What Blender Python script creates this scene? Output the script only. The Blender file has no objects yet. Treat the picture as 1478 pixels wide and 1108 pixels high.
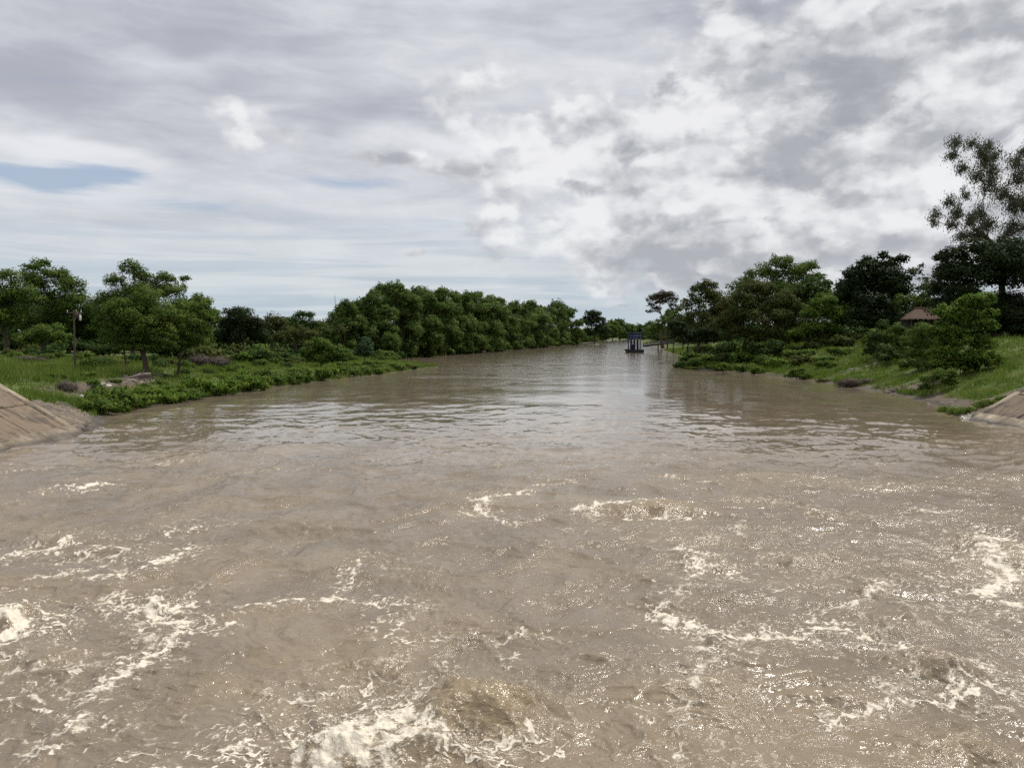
import bpy, math, random
import numpy as np
from mathutils import Vector

random.seed(7)
RNG = np.random.default_rng(7)
SC = bpy.context.scene
COL = SC.collection
R = math.radians

# ------------------------------------------------------------------ camera geometry (pixels of the 1478x1108 photograph)
F, CX, CY, HOR, H = 1110.0, 739.0, 554.0, 485.0, 5.5
PITCH = math.atan((CY - HOR) / F)
cp, sp = math.cos(PITCH), math.sin(PITCH)
SUN_AZ, SUN_EL = 56.0, 62.0          # degrees right of the view direction / above the horizon


def ray(px, py):
    a, b = (px - CX) / F, (CY - py) / F
    return np.array([a, cp + b * sp, -sp + b * cp])


def onz(px, py, z=0.0):
    d = ray(px, py)
    t = (z - H) / d[2]
    return np.array([0, 0, H]) + d * t


def aty(px, py, Y):
    d = ray(px, py)
    return np.array([0, 0, H]) + d * (Y / d[1])


# ------------------------------------------------------------------ noise
_prng = np.random.default_rng(3)
_perm = np.concatenate([_prng.permutation(256)] * 3)
_ang = _prng.random(256) * 2 * np.pi
_gx, _gy = np.cos(_ang), np.sin(_ang)


def pn(x, y, s=0):
    x = np.asarray(x, float) + s * 17.31
    y = np.asarray(y, float) + s * 9.73
    xi, yi = np.floor(x).astype(int), np.floor(y).astype(int)
    xf, yf = x - xi, y - yi
    u = xf * xf * xf * (xf * (xf * 6 - 15) + 10)
    v = yf * yf * yf * (yf * (yf * 6 - 15) + 10)

    def g(i, j):
        h = _perm[(_perm[(xi + i) & 255] + yi + j) & 255]
        return _gx[h] * (xf - i) + _gy[h] * (yf - j)
    a = g(0, 0) * (1 - u) + g(1, 0) * u
    b = g(0, 1) * (1 - u) + g(1, 1) * u
    return (a * (1 - v) + b * v) * 1.5


def fbm(x, y, o=4, s=0, gain=.5):
    t, a, f = 0, 1.0, 1.0
    for k in range(o):
        t = t + a * pn(x * f, y * f, s + k)
        a *= gain
        f *= 2.03
    return t


def sst(a, b, x):
    t = np.clip((x - a) / (b - a), 0, 1)
    return t * t * (3 - 2 * t)


# ------------------------------------------------------------------ mesh / object helpers
def mesh(name, verts, faces, mat=None, smooth=False, attrs=None):
    """verts (n,3); faces: (m,k) array or a list of such arrays."""
    verts = np.asarray(verts, np.float32)
    fs = faces if isinstance(faces, list) else [faces]
    fs = [np.asarray(f, np.int32) for f in fs if len(f)]
    me = bpy.data.meshes.new(name)
    me.vertices.add(len(verts))
    me.vertices.foreach_set('co', verts.ravel())
    loops = np.concatenate([f.ravel() for f in fs])
    tot = np.concatenate([np.full(len(f), f.shape[1], np.int32) for f in fs])
    me.loops.add(len(loops))
    me.loops.foreach_set('vertex_index', loops)
    me.polygons.add(len(tot))
    me.polygons.foreach_set('loop_start', np.concatenate([[0], np.cumsum(tot)[:-1]]).astype(np.int32))
    me.polygons.foreach_set('loop_total', tot)
    if smooth:
        me.polygons.foreach_set('use_smooth', np.ones(len(tot), bool))
    for k, v in (attrs or {}).items():
        v = np.asarray(v, np.float32)
        a = me.attributes.new(k, 'FLOAT_VECTOR' if v.ndim == 2 else 'FLOAT', 'POINT')
        a.data.foreach_set('vector' if v.ndim == 2 else 'value', v.ravel())
    me.update()
    me.validate()
    if mat:
        me.materials.append(mat)
    return me


def link(name, me, parent=None, loc=(0, 0, 0)):
    o = bpy.data.objects.new(name, me)
    COL.objects.link(o)
    o.location = loc
    if parent:
        o.parent = parent
    return o


def tag(o, label, cat, group=None):
    o['label'] = label
    o['category'] = cat
    if group:
        o['group'] = group
    return o


def thing(name, label, cat, loc, group=None, rz=0.0):
    o = bpy.data.objects.new(name, None)
    o.empty_display_size = .3
    COL.objects.link(o)
    o.location = loc
    o.rotation_euler = (0, 0, rz)
    return tag(o, label, cat, group)


class MB:
    """collects boxes and tubes into one mesh"""

    def __init__(s):
        s.v, s.q, s.n = [], [], 0

    def add(s, v, q):
        s.v.append(np.asarray(v, float))
        s.q.append(np.asarray(q, int) + s.n)
        s.n += len(v)

    def hexa(s, c8):
        s.add(c8, [[0, 3, 2, 1], [4, 5, 6, 7], [0, 1, 5, 4], [1, 2, 6, 5], [2, 3, 7, 6], [3, 0, 4, 7]])

    def box(s, x0, x1, y0, y1, z0, z1):
        s.hexa([(x0, y0, z0), (x1, y0, z0), (x1, y1, z0), (x0, y1, z0), (x0, y0, z1), (x1, y0, z1), (x1, y1, z1), (x0, y1, z1)])

    def tube(s, pts, rad, n=7, cap=True):
        pts = np.asarray(pts, float)
        rad = np.broadcast_to(np.asarray(rad, float), (len(pts),))
        tg = np.gradient(pts, axis=0)
        tg /= np.linalg.norm(tg, axis=1)[:, None] + 1e-9
        ref = np.array([1.0, 0, 0]) if abs(tg[0][0]) < .8 else np.array([0, 1.0, 0])
        a = np.linspace(0, 2 * np.pi, n, endpoint=False)
        V = []
        for p, t, r in zip(pts, tg, rad):
            u = np.cross(t, ref)
            u /= np.linalg.norm(u) + 1e-9
            w = np.cross(t, u)
            V.append(p + r * (np.cos(a)[:, None] * u + np.sin(a)[:, None] * w))
        V = np.concatenate(V)
        q = []
        for i in range(len(pts) - 1):
            for j in range(n):
                k = (j + 1) % n
                q.append([i * n + j, i * n + k, (i + 1) * n + k, (i + 1) * n + j])
        s.add(V, q)

    def mesh(s, name, mat, smooth=False):
        return mesh(name, np.concatenate(s.v), np.concatenate(s.q), mat, smooth)

    def build(s, name, mat, parent=None, loc=(0, 0, 0), smooth=False):
        return link(name, s.mesh(name, mat, smooth), parent, loc)


# ------------------------------------------------------------------ node helpers
class NT:
    def __init__(s, tree):
        s.t = tree

    def node(s, kind, **kw):
        n = s.t.nodes.new(kind)
        for k, v in kw.items():
            setattr(n, k, v)
        return n

    def put(s, sock, v):
        if isinstance(v, S):
            s.t.links.new(v.o, sock)
        elif isinstance(v, bpy.types.NodeSocket):
            s.t.links.new(v, sock)
        elif v is not None:
            try:
                sock.default_value = v
            except Exception:
                sock.default_value = (*v, 1.0) if len(v) == 3 else v

    def m(s, op, a, b=None, c=None, clamp=False):
        n = s.node('ShaderNodeMath', operation=op, use_clamp=clamp)
        for i, v in enumerate((a, b, c)):
            if v is not None:
                s.put(n.inputs[i], v)
        return S(s, n.outputs[0])

    def vm(s, op, a, b=None, c=None, out=0):
        n = s.node('ShaderNodeVectorMath', operation=op)
        for i, v in enumerate((a, b, c)):
            if v is not None:
                s.put(n.inputs[i], v)
        return S(s, n.outputs[out])

    def xyz(s, x, y, z=0.0):
        n = s.node('ShaderNodeCombineXYZ')
        for i, v in enumerate((x, y, z)):
            s.put(n.inputs[i], v)
        return S(s, n.outputs[0])

    def sep(s, v):
        n = s.node('ShaderNodeSeparateXYZ')
        s.put(n.inputs[0], v)
        return [S(s, o) for o in n.outputs]

    def noise(s, vec, scale, detail=4, rough=.5, dist=0.0, out=0, lac=2.0, dims=3):
        n = s.node('ShaderNodeTexNoise', noise_dimensions='%dD' % dims)
        if vec is not None:
            s.put(n.inputs['Vector'], vec)
        s.put(n.inputs['Scale'], scale)
        n.inputs['Detail'].default_value = detail
        n.inputs['Roughness'].default_value = rough
        n.inputs['Distortion'].default_value = dist
        n.inputs['Lacunarity'].default_value = lac
        return S(s, n.outputs[out])

    def ss(s, a, b, x):
        n = s.node('ShaderNodeMapRange', interpolation_type='SMOOTHSTEP')
        s.put(n.inputs['Value'], x)
        s.put(n.inputs['From Min'], a)
        s.put(n.inputs['From Max'], b)
        return S(s, n.outputs[0])

    def mix(s, f, a, b):
        n = s.node('ShaderNodeMix', data_type='RGBA')
        s.put(n.inputs[0], f)
        s.put(n.inputs[6], a)
        s.put(n.inputs[7], b)
        return S(s, n.outputs[2])

    def attr(s, name):
        n = s.node('ShaderNodeAttribute', attribute_name=name)
        return S(s, n.outputs['Fac'])

    def obj(s):
        return S(s, s.node('ShaderNodeTexCoord').outputs['Object'])

    def pos(s):
        return S(s, s.node('ShaderNodeNewGeometry').outputs['Position'])

    def scale(s, v, k):
        return s.vm('MULTIPLY', v, k if isinstance(k, tuple) else (k, k, k))


class S:
    def __init__(s, nt, o):
        s.nt, s.o = nt, o

    def __add__(s, b): return s.nt.m('ADD', s, b)
    __radd__ = __add__
    def __sub__(s, b): return s.nt.m('SUBTRACT', s, b)
    def __rsub__(s, b): return s.nt.m('SUBTRACT', b, s)
    def __mul__(s, b): return s.nt.m('MULTIPLY', s, b)
    __rmul__ = __mul__
    def __truediv__(s, b): return s.nt.m('DIVIDE', s, b)


def material(name):
    m = bpy.data.materials.new(name)
    m.use_nodes = True
    t = m.node_tree
    t.nodes.clear()
    nt = NT(t)
    out = nt.node('ShaderNodeOutputMaterial')
    return m, nt, out


def principled(nt, color, rough, spec=.5, normal=None, ior=None, **kw):
    b = nt.node('ShaderNodeBsdfPrincipled')
    nt.put(b.inputs['Base Color'], color)
    nt.put(b.inputs['Roughness'], rough)
    b.inputs['Specular IOR Level'].default_value = spec
    if ior:
        b.inputs['IOR'].default_value = ior
    if normal is not None:
        nt.put(b.inputs['Normal'], normal)
    for k, v in kw.items():
        nt.put(b.inputs[k], v)
    return b


def bump(nt, h, dist, strength=1.0, normal=None):
    n = nt.node('ShaderNodeBump')
    nt.put(n.inputs['Height'], h)
    nt.put(n.inputs['Distance'], dist)
    nt.put(n.inputs['Strength'], strength)
    if normal is not None:
        nt.put(n.inputs['Normal'], normal)
    return S(nt, n.outputs[0])


def plain(name, col, rough=.7, spec=.3, var=.25, scale=3.0, metal=0.0):
    m, nt, out = material(name)
    n = nt.noise(nt.obj(), scale, 5, .6)
    c = nt.mix(n, tuple(x * (1 - var) for x in col), tuple(min(1, x * (1 + var)) for x in col))
    b = principled(nt, c, rough, spec, Metallic=metal)
    nt.put(out.inputs[0], b.outputs[0])
    return m


def leafmat(name, dark, light, alt=None, transl=.30, spec=.06, soft=.62):
    """leaf green varied leaf by leaf (attribute tint) and clump by clump (attribute clump)"""
    m, nt, out = material(name)
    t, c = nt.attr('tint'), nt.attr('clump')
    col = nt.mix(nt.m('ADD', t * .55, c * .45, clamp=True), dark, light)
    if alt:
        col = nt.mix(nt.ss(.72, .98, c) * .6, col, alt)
    nrm = None
    if soft:
        geo = nt.node('ShaderNodeNewGeometry')
        at = nt.node('ShaderNodeAttribute', attribute_name='out')
        vt = nt.node('ShaderNodeVectorTransform', vector_type='VECTOR', convert_from='OBJECT', convert_to='WORLD')
        nt.put(vt.inputs[0], at.outputs['Vector'])
        v = nt.vm('ADD', nt.scale(S(nt, vt.outputs[0]), soft), nt.scale(S(nt, geo.outputs['Normal']), 1 - soft))
        nrm = nt.vm('NORMALIZE', v)
    b = principled(nt, col, .55, spec, nrm)
    tr = nt.node('ShaderNodeBsdfTranslucent')
    nt.put(tr.inputs[0], col)
    mx = nt.node('ShaderNodeMixShader')
    mx.inputs[0].default_value = transl
    nt.put(mx.inputs[1], b.outputs[0])
    nt.put(mx.inputs[2], tr.outputs[0])
    nt.put(out.inputs[0], mx.outputs[0])
    return m


def bark(name, a, b_):
    m, nt, out = material(name)
    p = nt.scale(nt.obj(), (6, 6, 1.2))
    n = nt.noise(p, 1.0, 5, .65)
    b = principled(nt, nt.mix(n, a, b_), .9, .2, bump(nt, n, .03))
    nt.put(out.inputs[0], b.outputs[0])
    return m


# ------------------------------------------------------------------ river outline (metres)
LSH = [(-24, -60), (-24, 43.2), (-25.2, 47), (-27.6, 51.5), (-28.6, 56), (-28, 62), (-26.2, 75), (-24, 92), (-20, 108), (-17, 124), (-14.6, 136),
       (-13.4, 141), (-16.0, 145.5), (-23, 152), (-27, 170), (-26.5, 195), (-10, 254), (17, 382), (38, 470), (86, 763), (126, 1000), (330, 1700), (900, 3000)]
RSH = [(30, -60), (30, 50.5), (31.6, 55), (33.8, 60), (35.0, 67), (36.5, 78), (37, 90), (37, 100), (34, 118), (29.5, 129), (28, 133.5), (30, 138), (36, 150),
       (45, 200), (52, 246), (69, 381), (93, 555), (152, 1017), (370, 1700), (960, 3000)]
LSH, RSH = np.array(LSH, float), np.array(RSH, float)


def pdist(x, y, P):
    """distance to a polyline"""
    d = np.full(x.shape, 1e9)
    for a, b in zip(P[:-1], P[1:]):
        ab = b - a
        t = np.clip(((x - a[0]) * ab[0] + (y - a[1]) * ab[1]) / (ab @ ab), 0, 1)
        d = np.minimum(d, np.hypot(x - a[0] - t * ab[0], y - a[1] - t * ab[1]))
    return d


def inside(x, y):
    poly = np.concatenate([LSH, RSH[::-1]])
    r = np.zeros(x.shape, bool)
    j = len(poly) - 1
    for i in range(len(poly)):
        xi, yi = poly[i]
        xj, yj = poly[j]
        if yi != yj:
            r ^= ((yi > y) != (yj > y)) & (x < (xj - xi) * (y - yi) / (yj - yi) + xi)
        j = i
    return r


def ground_h(x, y):
    x, y = np.atleast_1d(np.asarray(x, float)), np.atleast_1d(np.asarray(y, float))
    dl, dr = pdist(x, y, LSH), pdist(x, y, RSH)
    ins = inside(x, y)
    left = dl < dr
    n = fbm(x / 9, y / 9, 4, 11)
    nf = fbm(x / 1.7, y / 1.7, 3, 21)
    # left bank: 3 m bank near the weir, a low spit farther on, flat land behind
    s1 = np.interp(y, [40, 52, 60, 75, 100, 125, 145], [.60, .52, .40, .30, .22, .12, .15])
    pl = np.interp(y, [40, 60, 90, 115, 140, 200, 400, 900], [3.0, 3.05, 2.5, 1.6, .8, 1.0, 1.6, 2.5])
    zl = pl * (1 - np.exp(-(s1 * dl / pl) ** 1.35)) * (1 + .10 * n) + sst(16, 40, dl) * np.maximum(0, 2.9 - pl) * (y < 300)
    # right bank: rises on to a levee at eye level
    s2 = np.interp(y, [45, 58, 75, 110, 135, 170], [.60, .52, .40, .37, .32, .22])
    pr = np.interp(y, [45, 60, 110, 135, 170, 250, 400, 900], [3.3, 3.4, 3.5, 2.9, 1.9, 1.6, 1.8, 2.5])
    zr = pr * (1 - np.exp(-(s2 * dr / pr) ** 1.35)) * (1 + .10 * n)
    zr += sst(6, 21, dr) * np.interp(y, [45, 110, 150, 250], [1.75, 1.7, .9, .4])
    conc = ((y < 44.4) & left) | ((y < 51.8) & ~left)
    d = np.where(left, dl, dr)
    z = np.where(left, zl, zr) + (.10 * nf) * sst(0, 4, d) * ~conc
    zc = np.where(d < 5.4, .60 * d - .35, 2.89 + (d - 5.4) * .05)
    z = np.where(conc, np.where(d < 6.2, zc, z), z)
    zi = -np.minimum(2.5, .25 * np.minimum(dl, dr) + .05)
    return np.where(ins, zi, z)


def gh(x, y):
    return float(ground_h(x, y)[0])


BARE = [((118, 563), (215, 543), 1.5, .85), ((1272, 566), (1335, 556), 1.7, 1.0), ((1180, 549), (1270, 522), .9, .5), ((60, 560), (120, 570), 1.0, .5), ((1100, 540), (1170, 545), .8, .7),
        ((1150, 505), (1185, 520), 1.3, .4), ((1335, 575), (1420, 585), 1.3, 1.0), ((205, 528), (255, 528), 1.6, .7), ((1000, 531), (1090, 538), .5, .8)]
_bare = []


def bareness(x, y):
    """how bare and stony the ground is (0..1)"""
    if not _bare:
        for a, b, w, s in BARE:
            P = []
            for p in (a, b):
                Y = hit(*p)
                P.append(((p[0] - CX) / F * Y, Y))
            _bare.append((np.array(P), w, s))
    r = np.zeros(np.shape(x))
    for P, w, s in _bare:
        d = pdist(x, y, P) * (1 + .5 * fbm(x / 1.5, y / 1.5, 3, 431))
        r = np.maximum(r, s * sst(w * 1.25, w * .6, d))
    return r


_hy = np.geomspace(30, 700, 700)


def hit(px, py):
    """where the line of sight through a pixel meets the ground"""
    d = ray(px, py)
    t = _hy / d[1]
    z = H + d[2] * t
    g = ground_h(d[0] * t, _hy)
    k = np.where(z <= g)[0]
    return float(_hy[k[0]]) if len(k) else 150.0

# ------------------------------------------------------------------ world: Nishita sky behind a broken deck of cloud
def build_world():
    w = bpy.data.worlds.new('World')
    SC.world = w
    w.use_nodes = True
    t = w.node_tree
    t.nodes.clear()
    nt = NT(t)
    out = nt.node('ShaderNodeOutputWorld')
    bg = nt.node('ShaderNodeBackground')
    sky = nt.node('ShaderNodeTexSky', sky_type='NISHITA', sun_disc=False)
    sky.sun_elevation, sky.sun_rotation = R(SUN_EL), R(SUN_AZ)
    sky.air_density, sky.dust_density, sky.ozone_density = 1.0, 1.6, 1.2
    blue = nt.scale(S(nt, sky.outputs[0]), .10)

    d = S(nt, nt.node('ShaderNodeTexCoord').outputs['Generated'])
    x, y, z = nt.sep(d)
    az = nt.m('ARCTAN2', x, y) * 57.29578
    el = nt.m('ARCSINE', z) * 57.29578
    zc = nt.m('MAXIMUM', z, 0.0) + .10
    q = nt.xyz(x / zc, y / zc, 0.0)                       # the cloud deck seen in perspective
    p = nt.xyz(az, el, 0.0)

    def n2d(v, sc, **kw):
        return nt.noise(nt.scale(v, (sc[0], sc[1], 1)), 1.0, dims=2, **kw)

    # ragged coordinates for the cumulus outlines
    wv = n2d(p, (.11, .16), detail=2, rough=.55, out=1)
    wv = nt.vm('MULTIPLY', nt.vm('SUBTRACT', wv, (.5, .5, .5)), (5.0, 3.2, 0))
    pw = nt.vm('ADD', p, wv)

    def ang(px, py):
        r = ray(px, py)
        return math.degrees(math.atan2(r[0], r[1])), math.degrees(math.asin(r[2] / np.linalg.norm(r)))

    def field(pv, blobs):
        tot = None
        for px, py, sx, sy, a in blobs:
            c = ang(px, py)
            i = (20.5 / sx, 20.5 / sy)
            v = nt.vm('MULTIPLY_ADD', pv, (i[0], i[1], 0), (-c[0] * i[0], -c[1] * i[1], 0))
            g = nt.m('POWER', .36788, nt.vm('DOT_PRODUCT', v, v, out=1))
            tot = g * a if tot is None else nt.m('MULTIPLY_ADD', g, a, tot)
        return tot

    # --- high stratus, long soft streaks
    n1 = n2d(q, (.55, 1.15), detail=4, rough=.56, dist=.35)
    n2 = n2d(p, (.045, .17), detail=5, rough=.58, dist=.3)
    n3 = n2d(p, (.16, .62), detail=6, rough=.60, dist=.22)
    st = n1 * .30 + n2 * .42 + n3 * .36
    tone = [(330, 60, 200, 70, -.30), (560, 165, 190, 34, -.26), (60, 120, 110, 40, -.20), (1060, 10, 260, 40, -.30), (230, 215, 90, 16, -.14),
            (600, 197, 170, 14, .2), (270, 92, 120, 20, .24), (80, 215, 110, 12, .24), (180, 285, 160, 30, .10), (900, 60, 140, 60, .16)]
    st = st + field(pw, tone)
    cst = nt.mix(nt.ss(.20, .82, st), (.43, .449, .512), (.80, .815, .853))
    # thin gaps to blue
    gaps = [(50, 256, 80, 15, 1.15), (140, 252, 60, 13, .65), (500, 264, 120, 16, .62), (660, 250, 80, 14, .5), (300, 300, 120, 12, .5), (560, 345, 160, 30, .32), (330, 380, 220, 30, .25)]
    gn = n2d(p, (.09, .62), detail=6, rough=.62, dist=.5)
    cov = nt.ss(.20, .95, field(nt.vm('ADD', p, nt.scale(wv, .6)), gaps) + (gn - .5) * 1.5)
    col = nt.mix(cov * .85, cst, nt.mix(.60, blue, (.36, .47, .66)))
    # pale moist band above the horizon
    hz = nt.ss(13.0, 1.0, el)
    hcol = nt.mix(nt.ss(.36, .62, n2d(p, (.05, .9), detail=5, rough=.6, dist=.4)), (.46, .56, .635), (.66, .72, .745))
    warm = nt.ss(2.0, 18.0, az) * nt.ss(40.0, 20.0, az)
    hcol = nt.mix(warm * .5, hcol, (.66, .70, .68))
    col = nt.mix(hz * .80, col, hcol)

    # --- cumulus with bright tops and grey undersides
    cum = [(655, 243, 80, 19, .95), (555, 224, 50, 11, .80), (325, 165, 36, 20, .44), (360, 192, 70, 22, .36), (810, 205, 80, 50, .85), (900, 260, 120, 60, .75), (980, 170, 110, 60, .70), (1130, 230, 160, 90, .85),
           (1290, 110, 130, 90, .85), (1420, 150, 130, 130, .8), (1200, 345, 320, 74, .95), (980, 340, 170, 50, .75), (1080, 60, 140, 60, .5), (720, 250, 50, 16, .6), (760, 330, 120, 50, .38), (700, 130, 130, 60, .34), (605, 373, 26, 8, .6), (860, 352, 50, 9, .45)]
    off = nt.vm('ADD', p, (.60, 1.15, 0))
    def puff(v, sc, det):
        n = nt.node('ShaderNodeTexVoronoi', voronoi_dimensions='2D', feature='SMOOTH_F1')
        nt.put(n.inputs['Vector'], nt.scale(v, (sc[0], sc[1], 1)))
        n.inputs['Scale'].default_value = 1.0
        n.inputs['Detail'].default_value = det
        n.inputs['Roughness'].default_value = .55
        n.inputs['Smoothness'].default_value = .55
        n.normalize = True
        return 1.0 - S(nt, n.outputs['Distance'])
    wob = nt.vm('ADD', p, nt.scale(nt.vm('SUBTRACT', n2d(p, (.55, .8), detail=4, rough=.6, out=1), (.5, .5, .5)), (1.9, 1.3, 0)))
    fine = n2d(p, (.15, .23), detail=7, rough=.56, dist=.10)
    pa = puff(wob, (.24, .36), 2.0)
    pb = puff(nt.vm('ADD', wob, (.45, .85, 0)), (.24, .36), 2.0)
    f0 = field(pw, cum)
    c0 = nt.m('MINIMUM', f0, 1.1) + (fine - .5) * 1.5 + (pa - .62) * 1.2
    alpha = nt.ss(.24, .78, c0) * nt.ss(.04, .28, f0)
    emb = pa - pb                                               # lit tops against shaded undersides
    lowf = n2d(nt.vm('ADD', p, (3.0, 5.0, 0)), (.10, .19), detail=5, rough=.55)
    shade = nt.ss(.0, 1.0, .40 - emb * 1.5 + (lowf - .5) * 2.2 - (pa - .62) * .5 + nt.ss(.7, 1.7, c0) * .22 + nt.ss(11.0, 4.0, el) * .22)
    ccol = nt.mix(shade, (.89, .893, .905), (.405, .418, .460))
    # darker torn scud
    scud = [(830, 266, 55, 14, 1.0), (1225, 115, 64, 36, .95), (1190, 172, 60, 24, .8), (955, 130, 46, 20, .9), (1110, 74, 26, 16, .9), (1130, 255, 46, 22, .85), (905, 215, 56, 20, .8),
            (1060, 15, 120, 18, .7), (1440, 205, 50, 26, .8), (1060, 330, 220, 14, .65), (886, 438, 20, 5, .7), (1310, 180, 60, 30, .5)]
    sc = field(pw, scud) + (n2d(p, (.26, .46), detail=6, rough=.62, dist=.3) - .5) * 1.9
    col = nt.mix(alpha * .88, col, ccol)
    col = nt.mix(nt.ss(.38, 1.0, sc) * .72, col, (.345, .36, .41))
    # below the horizon
    col = nt.mix(nt.ss(.2, -1.5, el), col, (.32, .31, .28))
    nt.put(bg.inputs[0], col)
    bg.inputs[1].default_value = 1.0
    nt.put(out.inputs[0], bg.outputs[0])
    w.cycles.sampling_method = 'NONE'


def build_light_camera():
    l = bpy.data.lights.new('sun', 'SUN')
    l.energy = 3.2
    l.angle = R(.55)
    l.color = (1.0, .95, .87)
    o = bpy.data.objects.new('sun', l)
    COL.objects.link(o)
    a, e = R(SUN_AZ), R(SUN_EL)
    d = Vector((math.sin(a) * math.cos(e), math.cos(a) * math.cos(e), math.sin(e)))
    o.rotation_euler = d.to_track_quat('Z', 'Y').to_euler()
    o.location = d * 60
    c = bpy.data.cameras.new('camera')
    c.sensor_fit = 'HORIZONTAL'
    c.sensor_width = 36
    c.lens = F / 1478 * 36
    c.clip_start, c.clip_end = .1, 20000
    co = bpy.data.objects.new('camera', c)
    COL.objects.link(co)
    co.location = (0, 0, H)
    co.rotation_euler = (R(90) - PITCH, 0, 0)
    SC.camera = co
    SC.view_settings.view_transform = 'Standard'
    SC.view_settings.look = 'None'
    SC.view_settings.exposure = 0
    SC.view_settings.gamma = 1


# ------------------------------------------------------------------ ground
def build_ground():
    ys = np.concatenate([np.linspace(-80, 30, 45), np.linspace(31, 150, 330), np.geomspace(151, 6000, 170)])
    u = np.linspace(-1, 1, 640)
    u = u * .55 + .45 * u ** 3
    half = np.maximum(110, ys * 1.6)
    X = u[None] * half[:, None]
    Y = np.repeat(ys[:, None], len(u), 1)
    Z = ground_h(X.ravel(), Y.ravel()).reshape(X.shape)
    Z += np.where(Y > 1500, 0, 0)
    n, m = X.shape
    i = (np.arange(n - 1)[:, None] * m + np.arange(m - 1)[None]).ravel()
    f = np.stack([i, i + 1, i + m + 1, i + m], 1)
    d = np.minimum(pdist(X.ravel(), Y.ravel(), LSH), pdist(X.ravel(), Y.ravel(), RSH))
    bare = bareness(X.ravel(), Y.ravel())
    mt, nt, out = material('ground')
    P = nt.pos()
    x, y, z = nt.sep(P)
    a = nt.noise(P, .35, 6, .6)
    b = nt.noise(P, 2.6, 6, .65)
    g = nt.mix(nt.ss(.35, .65, a), (.060, .088, .022), (.110, .150, .036))
    g = nt.mix(nt.ss(.45, .75, b), g, (.135, .135, .050))
    soil = nt.mix(b, (.105, .078, .05), (.20, .155, .105))
    sm = nt.m('ADD', nt.ss(.9, .05, z + (b - .5) * .9), nt.ss(.60, .72, nt.noise(P, .5, 6, .62, .5)) * .8, clamp=True)
    ba = nt.attr('bare')
    c = nt.mix(nt.m('MAXIMUM', sm, nt.ss(.3, .6, ba + (b - .5) * .5)), g, nt.mix(nt.ss(.35, .65, nt.noise(P, 5.0, 5, .7)), soil, (.105, .09, .075)))
    wet = nt.ss(.30, .06, z + (b - .5) * .2)
    c = nt.mix(wet * .6, c, (.05, .038, .024))
    bs = principled(nt, c, nt.mix(wet, (.9, .9, .9), (.4, .4, .4)), .25, bump(nt, b + nt.noise(P, 14, 4, .6) * .4, .12))
    nt.put(out.inputs[0], bs.outputs[0])
    o = link('ground', mesh('ground', np.stack([X, Y, Z], -1).reshape(-1, 3), f, mt, True, {'bare': bare}))
    o['kind'] = 'structure'


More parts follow.
